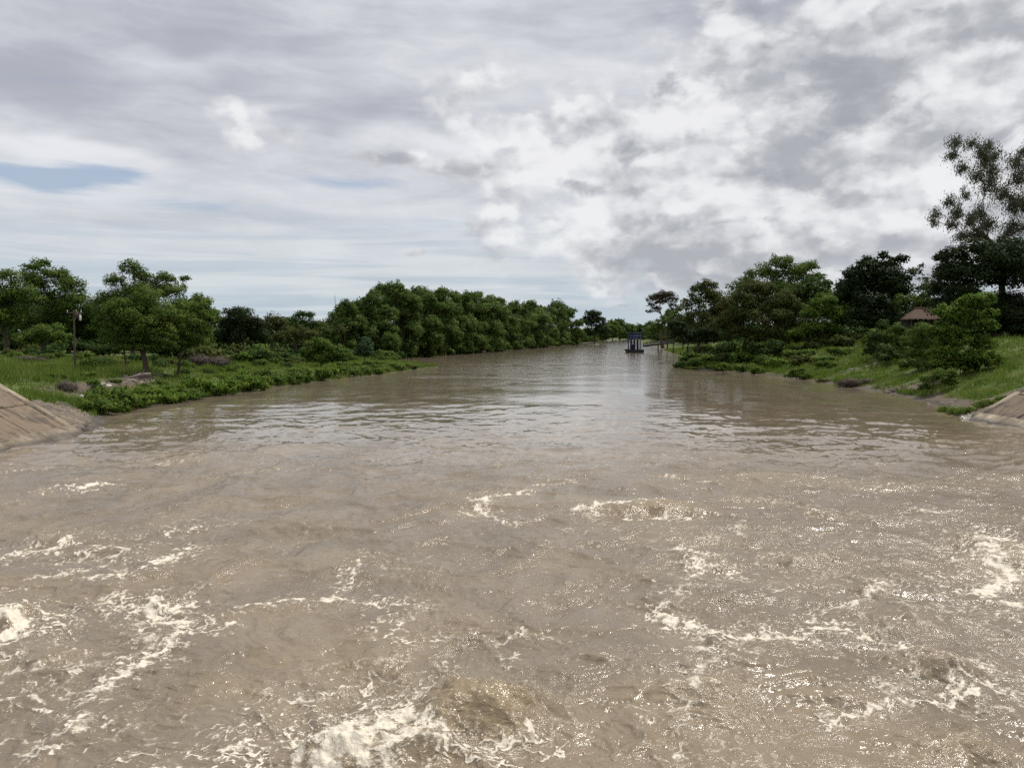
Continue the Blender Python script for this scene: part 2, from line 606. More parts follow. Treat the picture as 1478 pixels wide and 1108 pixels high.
# ------------------------------------------------------------------ water
FOAM = [  # polylines in pixels on the water: (points, width m, strength)
    ([(345, 882), (400, 872), (520, 868), (600, 876)], .16, .85), ([(600, 876), (660, 905), (740, 930)], .08, .4),
    ([(0, 682), (70, 677)], .2, .7), ([(112, 704), (138, 697)], .30, 1.0), ([(200, 672), (262, 668)], .2, .6), ([(140, 706), (215, 708)], .15, .5),
    ([(0, 800), (60, 795), (100, 786)], .17, .95), ([(105, 812), (160, 797)], .17, .95), ([(50, 835), (140, 820), (215, 790)], .12, .75), ([(140, 820), (190, 812)], .14, .7),
    ([(205, 826), (245, 810), (280, 793)], .16, 1.0), ([(145, 830), (172, 838)], .16, .85), ([(150, 862), (180, 860)], .14, .8), ([(0, 850), (38, 850)], .1, .7),
    ([(205, 868), (235, 885), (252, 905)], .26, 1.1), ([(252, 905), (240, 935), (200, 965), (160, 985), (140, 1002)], .16, 1.0), ([(195, 905), (215, 930), (180, 955)], .22, .6),
    ([(230, 925), (290, 915), (335, 903)], .10, .9), ([(0, 892), (14, 905), (10, 920)], .32, 1.2), ([(20, 880), (80, 870)], .08, .7), ([(50, 918), (100, 915)], .08, .6),
    ([(10, 972), (60, 972), (110, 970), (125, 950)], .12, .7), ([(45, 990), (58, 1030)], .12, .75), ([(140, 1002), (155, 1025), (100, 1050)], .12, .8), ([(0, 1015), (40, 1012)], .07, .8), ([(20, 1075), (60, 1080)], .1, .7),
    ([(80, 985), (140, 1000)], .1, .6), ([(150, 1080), (175, 1050)], .1, .6), ([(90, 990), (150, 960), (200, 945)], .2, .45), ([(190, 1105), (215, 1100)], .12, .8),
    ([(492, 852), (505, 830), (530, 814)], .14, .8), ([(558, 922), (572, 890)], .09, .8), ([(590, 935), (612, 930)], .12, .9), ([(640, 922), (700, 925), (735, 960)], .08, .7), ([(700, 930), (760, 918), (800, 920)], .09, .8),
    ([(700, 742), (694, 725), (710, 717), (760, 711)], .20, .85), ([(700, 742), (745, 757)], .2, .8), ([(790, 700), (840, 693)], .25, .6),
    ([(835, 741), (872, 731), (930, 730)], .18, .95), ([(925, 746), (992, 745)], .14, 1.0), ([(760, 770), (815, 800)], .1, .4), ([(830, 790), (940, 772)], .12, .5), ([(950, 690), (1030, 697)], .2, .6),
    ([(988, 795), (1006, 815), (1000, 835)], .22, .95), ([(1006, 815), (1055, 828)], .18, 1.0), ([(1000, 850), (970, 870), (935, 885)], .2, .75), ([(1060, 825), (1100, 815)], .1, .5),
    ([(935, 880), (960, 895), (1000, 905), (1050, 915), (1120, 912), (1190, 908)], .16, 1.05), ([(1190, 908), (1250, 920), (1310, 940), (1345, 955), (1440, 975)], .12, .95),
    ([(1000, 910), (1035, 950), (1000, 995), (975, 1030)], .20, .7), ([(1050, 930), (1080, 990)], .2, .4), ([(1035, 945), (1060, 955), (1100, 940)], .1, .7), ([(1090, 912), (1105, 922)], .2, .6),
    ([(1170, 893), (1230, 875), (1275, 850)], .17, .85), ([(1170, 893), (1190, 900)], .2, .9), ([(1270, 845), (1290, 862)], .25, .6), ([(1280, 880), (1360, 878), (1470, 890)], .10, .6),
    ([(1185, 1045), (1210, 1035), (1250, 1022), (1330, 1015)], .12, .9), ([(1330, 1015), (1390, 997), (1445, 988)], .11, 1.0), ([(1440, 960), (1470, 975)], .12, .7), ([(1290, 1000), (1320, 960)], .1, .7),
    ([(1445, 775), (1425, 800), (1450, 830), (1420, 855), (1478, 872)], .42, .95), ([(1478, 800), (1440, 815)], .3, .9), ([(1130, 690), (1230, 672), (1300, 668)], .35, .45), ([(1050, 720), (1180, 728), (1260, 745)], .22, .5), ([(1320, 735), (1360, 740)], .4, .6), ([(1065, 745), (1070, 765)], .2, .6), ([(1120, 765), (1330, 780)], .12, .55),
    ([(410, 1104), (450, 1078), (500, 1056), (580, 1040)], .30, 1.25), ([(470, 1095), (560, 1060)], .55, 1.2), ([(440, 1104), (520, 1085), (560, 1100)], .40, 1.1), ([(520, 1066), (590, 1050)], .30, 1.2), ([(580, 1092), (640, 1074), (700, 1086)], .24, 1.35), ([(610, 1100), (680, 1098)], .2, .9), ([(598, 1040), (604, 1018), (640, 1000), (700, 990), (748, 1000), (755, 1030)], .06, .5), ([(790, 1085), (820, 1080)], .07, 1.0), ([(600, 1030), (640, 1000), (700, 990), (750, 1000)], .08, .5),
    ([(960, 1100), (985, 1050)], .12, .6), ([(1090, 1080), (1200, 1060)], .1, .5), ([(235, 772), (262, 765)], .18, .8), ([(275, 765), (300, 758)], .18, .8), ([(370, 790), (480, 770)], .1, .45), ([(400, 1000), (470, 960)], .12, .4),
    ([(0, 730), (40, 725)], .15, .5), ([(95, 700), (40, 712)], .15, .5), ([(420, 640), (560, 640)], .35, .3), ([(180, 690), (300, 640), (420, 632)], .3, .25), ([(1180, 742), (1196, 742)], .2, .9), ([(1380, 1030), (1478, 1020)], .1, .6), ([(1300, 1085), (1400, 1070)], .1, .5)]
BOIL = [  # px, py, radius x m, radius y m, height m, steepness towards the camera
    (682, 1044, .78, .66, .54, 1.1), (640, 1015, .4, .35, .10, 1.6), (560, 1085, .9, .5, .17, 1.6), (470, 1092, .6, .4, .14, 1.6), (630, 1085, .5, .3, .10, 1.8), (955, 738, 1.2, .9, .22, 2.2), (870, 735, 1.2, 1.0, .10, 2), (1170, 812, .85, .7, .17, 2.2),
    (1350, 972, .62, .5, .22, 2.0), (1240, 1010, .5, .4, .09, 2.), (1025, 820, .6, .7, .17, 2), (1180, 743, .6, .7, .16, 2), (8, 902, .5, .6, .28, 1.5), (228, 882, .42, .4, .20, 1.6), (70, 780, 1.3, 1.2, .14, 2.), (150, 800, 1.0, .8, .12, 2), (1080, 955, .3, .3, .08, 2),
    (1400, 1090, .8, .5, .12, 2.), (260, 665, 1.5, 2.0, .16, 2), (390, 655, 1.5, 2, .13, 2), (1450, 800, .9, 1.6, .22, 1.8), (850, 960, .5, .3, .08, 2.2), (1260, 855, .6, .6, .12, 2), (730, 920, .5, .4, .07, 2), (60, 960, .8, .5, .12, 2.), (300, 1000, 1, .6, .08, 2), (1160, 1000, .8, .5, .10, 2.), (1300, 905, 1., .7, .10, 2.), (1200, 840, 1.6, 1.2, .08, 2),
    (930, 700, 1.6, 1.4, .10, 2), (1100, 690, 2, 1.6, .12, 2), (620, 720, 1.6, 1.2, .08, 2), (420, 760, 1.6, 1.1, .09, 2), (520, 960, .9, .6, .08, 2), (960, 1000, .8, .5, .08, 2), (800, 860, 1.1, .8, .08, 2)]


def water_surface(x, y):
    """height and the amounts of foam and of air stirred into the water"""
    near = sst(75, 20, y)
    mid = sst(260, 60, y)
    wx = x + .9 * fbm(x / 3.1, y / 3.1, 3, 31)
    wy = y + .9 * fbm(x / 3.1, y / 3.1, 3, 41)
    h = .105 * fbm(wx / 2.6, wy / 2.2, 4, 51) * (.07 + .93 * near) * (.3 + .7 * mid)
    rg = 1 - np.abs(fbm(wx / 3.4, wy / 2.6, 3, 61))
    h += .085 * (rg ** 3 - .35) * near
    rg2 = 1 - np.abs(fbm(wx / .9, wy / .75, 3, 66))
    h += .020 * rg2 ** 3 * (.06 + .94 * near) * (.4 + .6 * mid)
    chop = fbm(wx / .42, wy / .30, 4, 71, .6)
    h += (.017 * chop + .010 * (1 - 2 * np.abs(fbm(wx / .55 + .3 * chop, wy / .40, 3, 73)))) * near + .004 * chop * (1 - near) * mid
    h += .05 * pn(x / 14, y / 9, 76) * mid
    far = sst(40, 70, y)
    h += far * sst(420, 150, y) * (.040 * fbm(wx / 6.5, wy / 5.5, 2, 78) * sst(-.35, .45, pn(x / 16, y / 22, 79)) + .006 * pn(wx / 1.3, wy / 1.1, 77))
    aer = np.zeros_like(x)
    foam = np.zeros_like(x)
    bx = x + .22 * fbm(x / .8, y / .8, 4, 81)
    by = y + .22 * fbm(x / .8, y / .8, 4, 91)
    for px, py, rx, ry, a, k in BOIL:
        c = onz(px, py)
        dx, dy = (bx - c[0]) / rx, (by - c[1]) / ry
        dy = np.where(dy < 0, dy * k, dy * .8)
        r2 = dx * dx + dy * dy
        g = np.exp(-r2 ** 1.3)
        tr = np.exp(-((dx * .8) ** 2 + ((by - c[1]) / ry + .95) ** 2 * 3))
        h = h + a * g - a * .16 * tr
        aer = np.maximum(aer, g * min(1, a * 3.5))
    h = h * (1 + 0 * aer) + aer * (.045 * fbm(x / .34, y / .30, 4, 95) + .022 * fbm(x / .11, y / .10, 3, 97)) * near
    # foam seams: ragged lines with branching threads round them
    fx = x + .24 * fbm(x / .9, y / .9, 4, 101) + .11 * fbm(x / .22, y / .22, 3, 104)
    fy = y + .28 * fbm(x / .9, y / .9, 4, 111) + .11 * fbm(x / .22, y / .22, 3, 114)
    t1 = np.clip(1 - np.abs(fbm(fx / .55, fy / .45, 3, 121)) * 5.0, 0, 1)
    t2 = np.clip(1 - np.abs(fbm(fx / .24, fy / .20, 3, 124)) * 3.6, 0, 1)
    rag = .5 + .9 * fbm(x / .30, y / .26, 3, 127)
    for pts, w, a in FOAM:
        P = np.array([onz(*p)[:2] for p in pts])
        lo, hi = P.min(0) - 5 * w - 1, P.max(0) + 5 * w + 1
        k = np.where((x > lo[0]) & (x < hi[0]) & (y > lo[1]) & (y < hi[1]))[0]
        if len(k) == 0:
            continue
        dd = pdist(fx[k], fy[k], P)
        core = np.exp(-(dd / (w * .66)) ** 2) * np.clip(rag[k] + .35, .25, 1.1)
        halo = np.exp(-(dd / (w * 4.6)) ** 2) * (.85 * t1[k] + .75 * t2[k])
        foam[k] = np.maximum(foam[k], a * np.maximum(core, halo))
    h += .035 * np.clip(foam, 0, 1) * (.4 + .9 * fbm(x / .16, y / .16, 3, 125)) * near
    # threads and flecks (bubbles and painted glints) in the rough water, more of them to the right
    big = fbm(x / 9, y / 7, 3, 131) + .24 * sst(-6, 9, x) - .06
    rough_ = near * sst(10.5, 13, y + 0 * x)
    net = t1 * sst(.0, .55, big + .35 * fbm(fx / 1.7, fy / 1.4, 3, 135))
    foam = np.maximum(foam, .68 * net * near)
    foam = np.maximum(foam, .40 * t2 * sst(-.1, .6, big + .5 * fbm(fx / 1.2, fy / 1.0, 3, 138)) * near)
    seam = sst(.93, 1.0, rg) * sst(-.1, .5, big) * near
    foam = np.maximum(foam, .5 * seam * (.4 + .6 * t2))
    bubble_glint = (.03 + .27 * sst(-.2, .7, big + .5 * fbm(fx / 2.2, fy / 1.8, 4, 145))) * near
    # the smooth brown dome of the big boil carries little foam
    c = onz(684, 1046)
    dome = np.exp(-(((bx - c[0]) / .70) ** 2 + ((by - c[1]) / .74) ** 2) ** 2)
    foam = foam * (1 - .90 * dome)
    bubble_glint = bubble_glint * (1 - .3 * dome)
    aer = np.clip(.75 * aer + .55 * foam + .35 * sst(-.1, .5, fbm(wx / 5, wy / 4, 4, 151)) * near, 0, 1)
    return h, foam, aer, bubble_glint


def build_water():
    py = np.concatenate([np.linspace(1185, 640, 640), np.linspace(639, 500, 150), np.linspace(499.5, 487.5, 30)])
    rows = np.array([onz(CX, p)[1] for p in py])
    rows = np.concatenate([np.linspace(-60, rows[0] - .3, 40), rows, [3200]])
    u = np.linspace(-1, 1, 1150)
    half = np.maximum(14, rows * .86 + 4)
    half = np.minimum(half, np.maximum(70, rows * .45))
    X = u[None] * half[:, None]
    X += np.interp(rows, [0, 400, 1000, 3200], [0, 0, 90, 600])[:, None]
    Y = np.repeat(rows[:, None], len(u), 1)
    h, foam, aer, bubble_glint = water_surface(X.ravel(), Y.ravel())
    n, m = X.shape
    i = (np.arange(n - 1)[:, None] * m + np.arange(m - 1)[None]).ravel()
    f = np.stack([i, i + 1, i + m + 1, i + m], 1)
    mt, nt, out = material('muddy_water')
    P = nt.pos()
    x, y, z = nt.sep(P)
    fo, ae, fl = nt.attr('foam'), nt.attr('aerated_lit'), nt.attr('bubble_glint')
    drift = nt.noise(nt.scale(P, (.09, .06, 1)), 1.0, 4, .6, 1.0)
    far = nt.ss(22.0, 42.0, y + (drift - .5) * 36.0)
    # foam broken into bubbles and threads; specks are bubbles and painted sun glints
    k2 = nt.noise(nt.scale(P, (34, 21, 34)), 1.0, 4, .66, .5)
    k3 = nt.noise(nt.scale(P, (12, 9, 12)), 1.0, 5, .64, .5)
    body = nt.ss(.30, .88, fo + (k2 - .5) * .55 + (k3 - .5) * .45)
    bubble_glint_speck = nt.ss(.655, .72, k2 + (k3 - .5) * .35 + fl * .17) * nt.ss(.04, .16, fl)
    fm = nt.m('MINIMUM', nt.m('MAXIMUM', body, bubble_glint_speck * .75), 1.0)
    silt = nt.noise(nt.scale(P, (.5, .28, 1)), 1.0, 6, .62, .9)
    mud = nt.mix(nt.ss(.3, .7, silt), (.180, .142, .099), (.232, .188, .138))
    mud = nt.mix(ae * .80, mud, (.300, .230, .138))  # paler aerated water, boil colour also lightened for light scattering through it
    base = nt.mix(fm, mud, nt.mix(k2, (.60, .52, .39), (.83, .775, .67)))
    # ripples: rough water near the weir, then slicks and cat's paws drifting with the current
    slick = nt.noise(nt.scale(P, (.12, .10, 1)), 1.0, 4, .62, 1.6)
    r1 = nt.noise(nt.scale(P, (2.4, 3.2, 2)), 1.0, 5, .62, .4)
    r2 = nt.noise(nt.scale(P, (10, 15, 10)), 1.0, 4, .6, .3)
    r3 = nt.noise(nt.scale(P, (.50, .42, 1)), 1.0, 4, .58, .9)
    amp = nt.ss(.37, .50, slick)
    nearf = 1.0 - far
    patch = nt.ss(.42, .66, nt.noise(nt.scale(P, (.9, .7, 1)), 1.0, 5, .62, .8))
    hn = r1 * (amp * .4 + .55) * .75 + r2 * (patch * .32 + .05) + fm * .16
    away = nt.ss(60.0, 150.0, y)
    hf = r3 * (amp * .8 + .2) * (away * .8 + .38) * 1.0 + r1 * (amp * .85 + .12) * (away * 1.0 + .16)
    nrm = bump(nt, hn * nearf + hf * far * .30, .10, 1.0)
    rough = nt.m('ADD', fm * .5 + .17, far * -.11)
    b = principled(nt, base, rough, .85, nrm, 1.33)
    nt.put(out.inputs[0], b.outputs[0])
    o = link('river_water', mesh('river_water', np.stack([X.ravel(), Y.ravel(), h], 1), f, mt, True, {'foam': foam, 'aerated_lit': aer, 'bubble_glint': bubble_glint}))
    o['kind'] = 'structure'
    # spray thrown up by the breaking boil
    V, Q = [], []
    s = 0
    oct_ = np.array([(1, 0, 0), (0, 1, 0), (-1, 0, 0), (0, -1, 0), (0, 0, 1), (0, 0, -1)], float)
    tri = np.array([(0, 1, 4), (1, 2, 4), (2, 3, 4), (3, 0, 4), (1, 0, 5), (2, 1, 5), (3, 2, 5), (0, 3, 5)])
    def drops(px0, px1, py0, py1, n, hmax, smax):
        nonlocal s
        for _ in range(n):
            t = RNG.random()
            c = onz(px0 + (px1 - px0) * t + RNG.normal(0, 9), py0 + (py1 - py0) * t + RNG.normal(0, 5))
            zz = float(water_surface(c[:1], c[1:2])[0][0]) + hmax * RNG.random() ** 2.2
            r = smax * (.25 + .75 * RNG.random() ** 2)
            V.append(oct_ * r * RNG.uniform(.6, 1.5, 3) + (c[0], c[1], zz))
            Q.append(tri + s)
            s += 6
    drops(415, 600, 1096, 1040, 260, .34, .017)
    drops(610, 705, 1082, 1086, 110, .20, .015)
    drops(600, 750, 1010, 995, 70, .16, .012)
    drops(210, 250, 872, 905, 60, .2, .017)
    drops(0, 16, 890, 915, 50, .3, .02)
    drops(1330, 1420, 1012, 992, 60, .12, .014)
    sp_m = plain('spray', (.80, .77, .70), .35, .5, .08)
    o = link('water_spray', mesh('water_spray', np.concatenate(V), np.concatenate(Q), sp_m))
    o['kind'] = 'stuff'
    tag(o, 'white spray drops thrown up by the breaking boils in the foreground', 'spray')

# ------------------------------------------------------------------ foliage
def leaves(c, nrm, L, W, droop, rng):
    n = len(c)
    t = rng.normal(size=(n, 3))
    t -= (t * nrm).sum(1)[:, None] * nrm
    t /= np.linalg.norm(t, axis=1)[:, None] + 1e-9
    if droop:
        t = t * (1 - droop) + np.array([0, 0, -1.0]) * droop
        t /= np.linalg.norm(t, axis=1)[:, None] + 1e-9
    b = np.cross(nrm, t)
    b /= np.linalg.norm(b, axis=1)[:, None] + 1e-9
    s = rng.uniform(.6, 1.3, (n, 1))
    fold = nrm * (W * .22) * s
    v = np.stack([c - t * L * .5 * s, c + b * W * .5 * s - fold, c + t * L * .5 * s, c - b * W * .5 * s - fold], 1)
    return v.reshape(-1, 3), np.arange(4 * n).reshape(-1, 4)


def unit(n, rng):
    v = rng.normal(size=(n, 3))
    return v / np.linalg.norm(v, axis=1)[:, None]


def foliage(lobes, L, W, rng, cover=1.0, sub=.34, droop=0.0, flat=.72, shell=(.55, 1.0), thin=0.0, inner=.25, spread=1.0):
    """leaves gathered in clumps set through each lobe; returns verts, quads, tint, clump, clump centres"""
    C, N, T, K, cc, O = [], [], [], [], [], []
    for c, r in lobes:
        c, r = np.array(c, float), np.array(r, float)
        rm = float(np.cbrt(np.prod(r)))
        sr0 = max(sub * rm, L * 1.2)
        ns = int(max(6, 4.0 * (rm / sr0) ** 2))
        d = unit(ns, rng)
        d[:, 2] = np.where(d[:, 2] < -.35, -d[:, 2] * .6, d[:, 2])
        rad = rng.uniform(shell[0], shell[1], (ns, 1)) * .86
        sc = c + d * rad * r
        for p, dd in zip(sc, d):
            if rng.random() < thin:
                continue
            sr = sr0 * rng.uniform(.55, 1.25)
            n = int(max(6, cover * 5.2 * sr * sr / (L * W * .5) * .62))
            u = unit(n, rng)
            q = rng.uniform(.35, 1.05, (n, 1)) * (1 if spread == 1 else rng.uniform(.6, spread, (n, 1)))
            pos = p + u * q * sr * np.array([1.1, 1.1, flat])
            nn = u * .6 + dd * .25 + np.array([0, 0, .45]) + rng.normal(size=(n, 3)) * .45
            C.append(pos)
            N.append(nn / np.linalg.norm(nn, axis=1)[:, None])
            o = (pos - c) / r * .55 + u * .6 + np.array([0, 0, .22])
            O.append(o / np.linalg.norm(o, axis=1)[:, None])
            T.append(rng.random(n))
            K.append(np.full(n, rng.random()))
            cc.append(p)
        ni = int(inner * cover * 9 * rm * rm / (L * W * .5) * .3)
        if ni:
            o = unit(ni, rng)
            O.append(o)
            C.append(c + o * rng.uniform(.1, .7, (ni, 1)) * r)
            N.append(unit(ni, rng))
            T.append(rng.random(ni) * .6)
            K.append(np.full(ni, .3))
    C, N = np.concatenate(C), np.concatenate(N)
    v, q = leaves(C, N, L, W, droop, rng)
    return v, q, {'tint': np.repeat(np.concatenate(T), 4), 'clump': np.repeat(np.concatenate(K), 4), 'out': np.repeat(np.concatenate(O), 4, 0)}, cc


MAT = {}


def build_materials():
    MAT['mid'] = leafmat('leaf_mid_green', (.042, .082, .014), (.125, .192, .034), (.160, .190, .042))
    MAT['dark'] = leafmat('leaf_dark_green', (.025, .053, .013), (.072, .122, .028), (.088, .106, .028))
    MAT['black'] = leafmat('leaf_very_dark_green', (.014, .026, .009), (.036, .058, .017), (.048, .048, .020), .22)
    MAT['bright'] = leafmat('leaf_bright_green', (.056, .108, .015), (.145, .225, .034), (.19, .24, .045), .36)
    MAT['olive'] = leafmat('leaf_olive', (.038, .054, .013), (.094, .118, .029), (.112, .098, .031))
    MAT['bamboo'] = leafmat('leaf_bamboo', (.034, .070, .015), (.118, .182, .038), (.175, .212, .054))
    MAT['grey'] = leafmat('leaf_eucalyptus', (.042, .052, .022), (.112, .128, .064), (.14, .12, .075), .3, .25, soft=.3)
    MAT['brown'] = leafmat('leaf_brown_canopy', (.045, .040, .025), (.10, .085, .052), (.085, .095, .045), soft=.4)
    MAT['blue'] = leafmat('leaf_blue_green', (.034, .070, .030), (.082, .138, .058))
    MAT['dry'] = leafmat('dry_twigs', (.070, .055, .045), (.150, .120, .100), (.16, .14, .13), .1)
    MAT['grass'] = leafmat('grass_blades', (.090, .150, .024), (.210, .285, .056), (.28, .28, .10), .42, soft=0)
    MAT['bark'] = bark('bark_brown', (.045, .032, .022), (.12, .09, .065))
    MAT['pale'] = bark('bark_pale', (.16, .13, .10), (.34, .30, .25))
    MAT['culm'] = bark('bamboo_culm', (.09, .10, .035), (.20, .19, .08))


def trunk_mesh(base, lobes, r0, rng, twigs=(), n_limb=None, lean=.0, name='trunk', mat=None):
    """tapered trunk from the base with limbs that reach the lobes and twigs that reach clumps; local coordinates"""
    mb = MB()
    cs = np.array([c for c, r in lobes])
    top = cs.mean(0)
    low = min(c[2] - r[2] * .6 for c, r in lobes)
    if low < 1.0:
        low = .2
    fork = np.array([top[0] * .35, top[1] * .35, max(.35 * top[2], min(low + .5, .6 * top[2]))])
    def path(a, b, n, bow):
        a, b = np.array(a, float), np.array(b, float)
        t = np.linspace(0, 1, n)[:, None]
        w = rng.normal(size=3) * np.linalg.norm(b - a) * .06
        return a + (b - a) * t + np.sin(t * np.pi) * (w + np.array([0, 0, bow]))
    p = path((0, 0, -.4), fork, 7, 0)
    flare = np.array([1.5, 1.12, 1, .95, .9, .86, .8])
    mb.tube(p, r0 * flare, 9)
    # each limb leaves the nearest point of what has grown so far
    nodes, rads = [fork - (0, 0, .2)], [r0 * .72]
    for k in np.argsort(np.linalg.norm(cs - fork, axis=1)):
        c, r = np.array(lobes[k][0], float), np.array(lobes[k][1], float)
        nd = np.array(nodes)
        dv = c - nd
        cost = np.linalg.norm(dv, axis=1) + 1.6 * np.maximum(0, -dv[:, 2] + .25 * np.linalg.norm(dv[:, :2], axis=1)) + .25 * np.linalg.norm(nd - fork, axis=1)
        j = int(np.argmin(cost))
        tip = c + np.array([0, 0, r[2] * .4])
        rs = min(rads[j] * .80, r0 * .62)
        pth = path(nd[j], tip, 8, np.linalg.norm(c - nd[j]) * .07)
        rr = np.linspace(rs, max(.018, rs * .16), 8)
        mb.tube(pth, rr, 6)
        for q_, e_ in zip(pth[2:7], rr[2:7]):
            nodes.append(q_)
            rads.append(e_)
        for tw in twigs:
            if np.linalg.norm((np.array(tw) - c) / r) < 1.15 and rng.random() < .8:
                s = pth[int(rng.integers(3, 8))]
                e = max(.012, rs * .22)
                mb.tube(path(s, tw, 4, 0), e * np.array([1, .75, .5, .3]), 4)
    return mb.mesh(name, mat or MAT['bark'], True)


def tree(name, label, Y, tx, lobes_px, mat, cat='tree', r0=.28, bark_=None, leaf=2.1, asp=.55, seed=1, twig=False, group=None, depth=1.0, by=None, fat=1.18, **kw):
    rng = np.random.default_rng(seed)
    if by:
        Y = hit(tx, by)
    X = (tx - CX) / F * Y
    z = gh(X, Y)
    px = Y / 769.0
    L = max(.13, leaf * px)
    base = np.array([X, Y, z])
    lobes = []
    for cx, cy, rx, ry in lobes_px:
        k = Y / F
        rx, ry = rx * fat, ry * fat
        r = np.array([rx * k, (rx + ry) * .5 * k * depth, ry * k])
        c = aty(cx, cy, Y) - base
        c[1] = rng.uniform(-.55, .55) * r[1] * depth
        lobes.append((c, r))
    root = thing(name, label, cat, base, group)
    v, q, at_, cc = foliage(lobes, L, L * asp, rng, **kw)
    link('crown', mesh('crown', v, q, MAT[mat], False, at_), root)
    link('trunk', trunk_mesh(base, lobes, r0, rng, cc if twig else (), mat=MAT[bark_ or 'bark']), root)
    return root


def bamboo(label, X, Y, top_py, hw_px, seed, mat='bamboo', group='bamboo clumps along the left bank'):
    rng = np.random.default_rng(seed)
    z = gh(X, Y)
    base = np.array([X, Y, z])
    k = Y / F
    top = aty(CX, top_py, Y)[2] - z
    hw = hw_px * k
    L = max(.3, 2.5 * Y / 769)
    lobes = []
    for i in range(9):
        dx = rng.uniform(-1, 1)
        hh = top * (1 - .22 * dx * dx - rng.uniform(0, .16)) if i else top
        if i == 0:
            dx = rng.uniform(-.2, .2)
        r = hw * rng.uniform(.30, .42)
        lobes.append(((dx * hw * .8, rng.uniform(-.8, .8) * hw * .8, hh - r * 1.05), (r, r, r * 1.15)))
    for i in range(14):
        dx, dy = rng.uniform(-1, 1), rng.uniform(-1, .6)
        r = hw * rng.uniform(.36, .52)
        zz = top * (rng.uniform(.14, .66) if i % 5 else rng.uniform(.04, .12))
        lobes.append(((dx * hw * .95, dy * hw, max(zz, r * .8)), (r, r, r * rng.uniform(.9, 1.3))))
    root = thing('bamboo_clump', label, 'bamboo', base, group)
    v, q, at_, cc = foliage(lobes, L, L * .36, rng, cover=.95, sub=.30, droop=.35, flat=.85, shell=(.7, 1.05), inner=.4)
    link('crown', mesh('crown', v, q, MAT[mat], False, at_), root)
    mb = MB()
    for i in range(14):
        c, r = lobes[i]
        b = np.array([rng.normal() * hw * .16, rng.normal() * hw * .16, -.3])
        tt = np.linspace(0, 1, 7)[:, None]
        pth = b + (np.array(c) - b) * np.concatenate([tt ** 1.6, tt ** 1.6, tt ** .8], 1)
        mb.tube(pth, np.linspace(.07, .025, 7) * max(1, Y / 160), 5)
    mb.build('culms', MAT['culm'], root, smooth=True)
    return root


def shrub_mesh(seed, L, mat, w=1.0, h=1.0, cover=.9, droop=.15, asp=.55, n=5, flat=.75):
    rng = np.random.default_rng(seed)
    lob = [((0, 0, .42 * h), (.62 * w, .62 * w, .5 * h))]
    for i in range(n):
        a = rng.uniform(0, 2 * np.pi)
        d = rng.uniform(.3, .75) * w
        rr = rng.uniform(.24, .44)
        lob.append(((math.cos(a) * d, math.sin(a) * d, rng.uniform(.18, .62) * h), (rr * w, rr * w, rr * h)))
    v, q, at_, cc = foliage(lob, L, L * asp, rng, cover=cover, droop=droop, flat=flat, sub=.38)
    v[:, 2] = np.maximum(v[:, 2], -.12)
    return mesh('shrub', v, q, MAT[mat], False, at_)


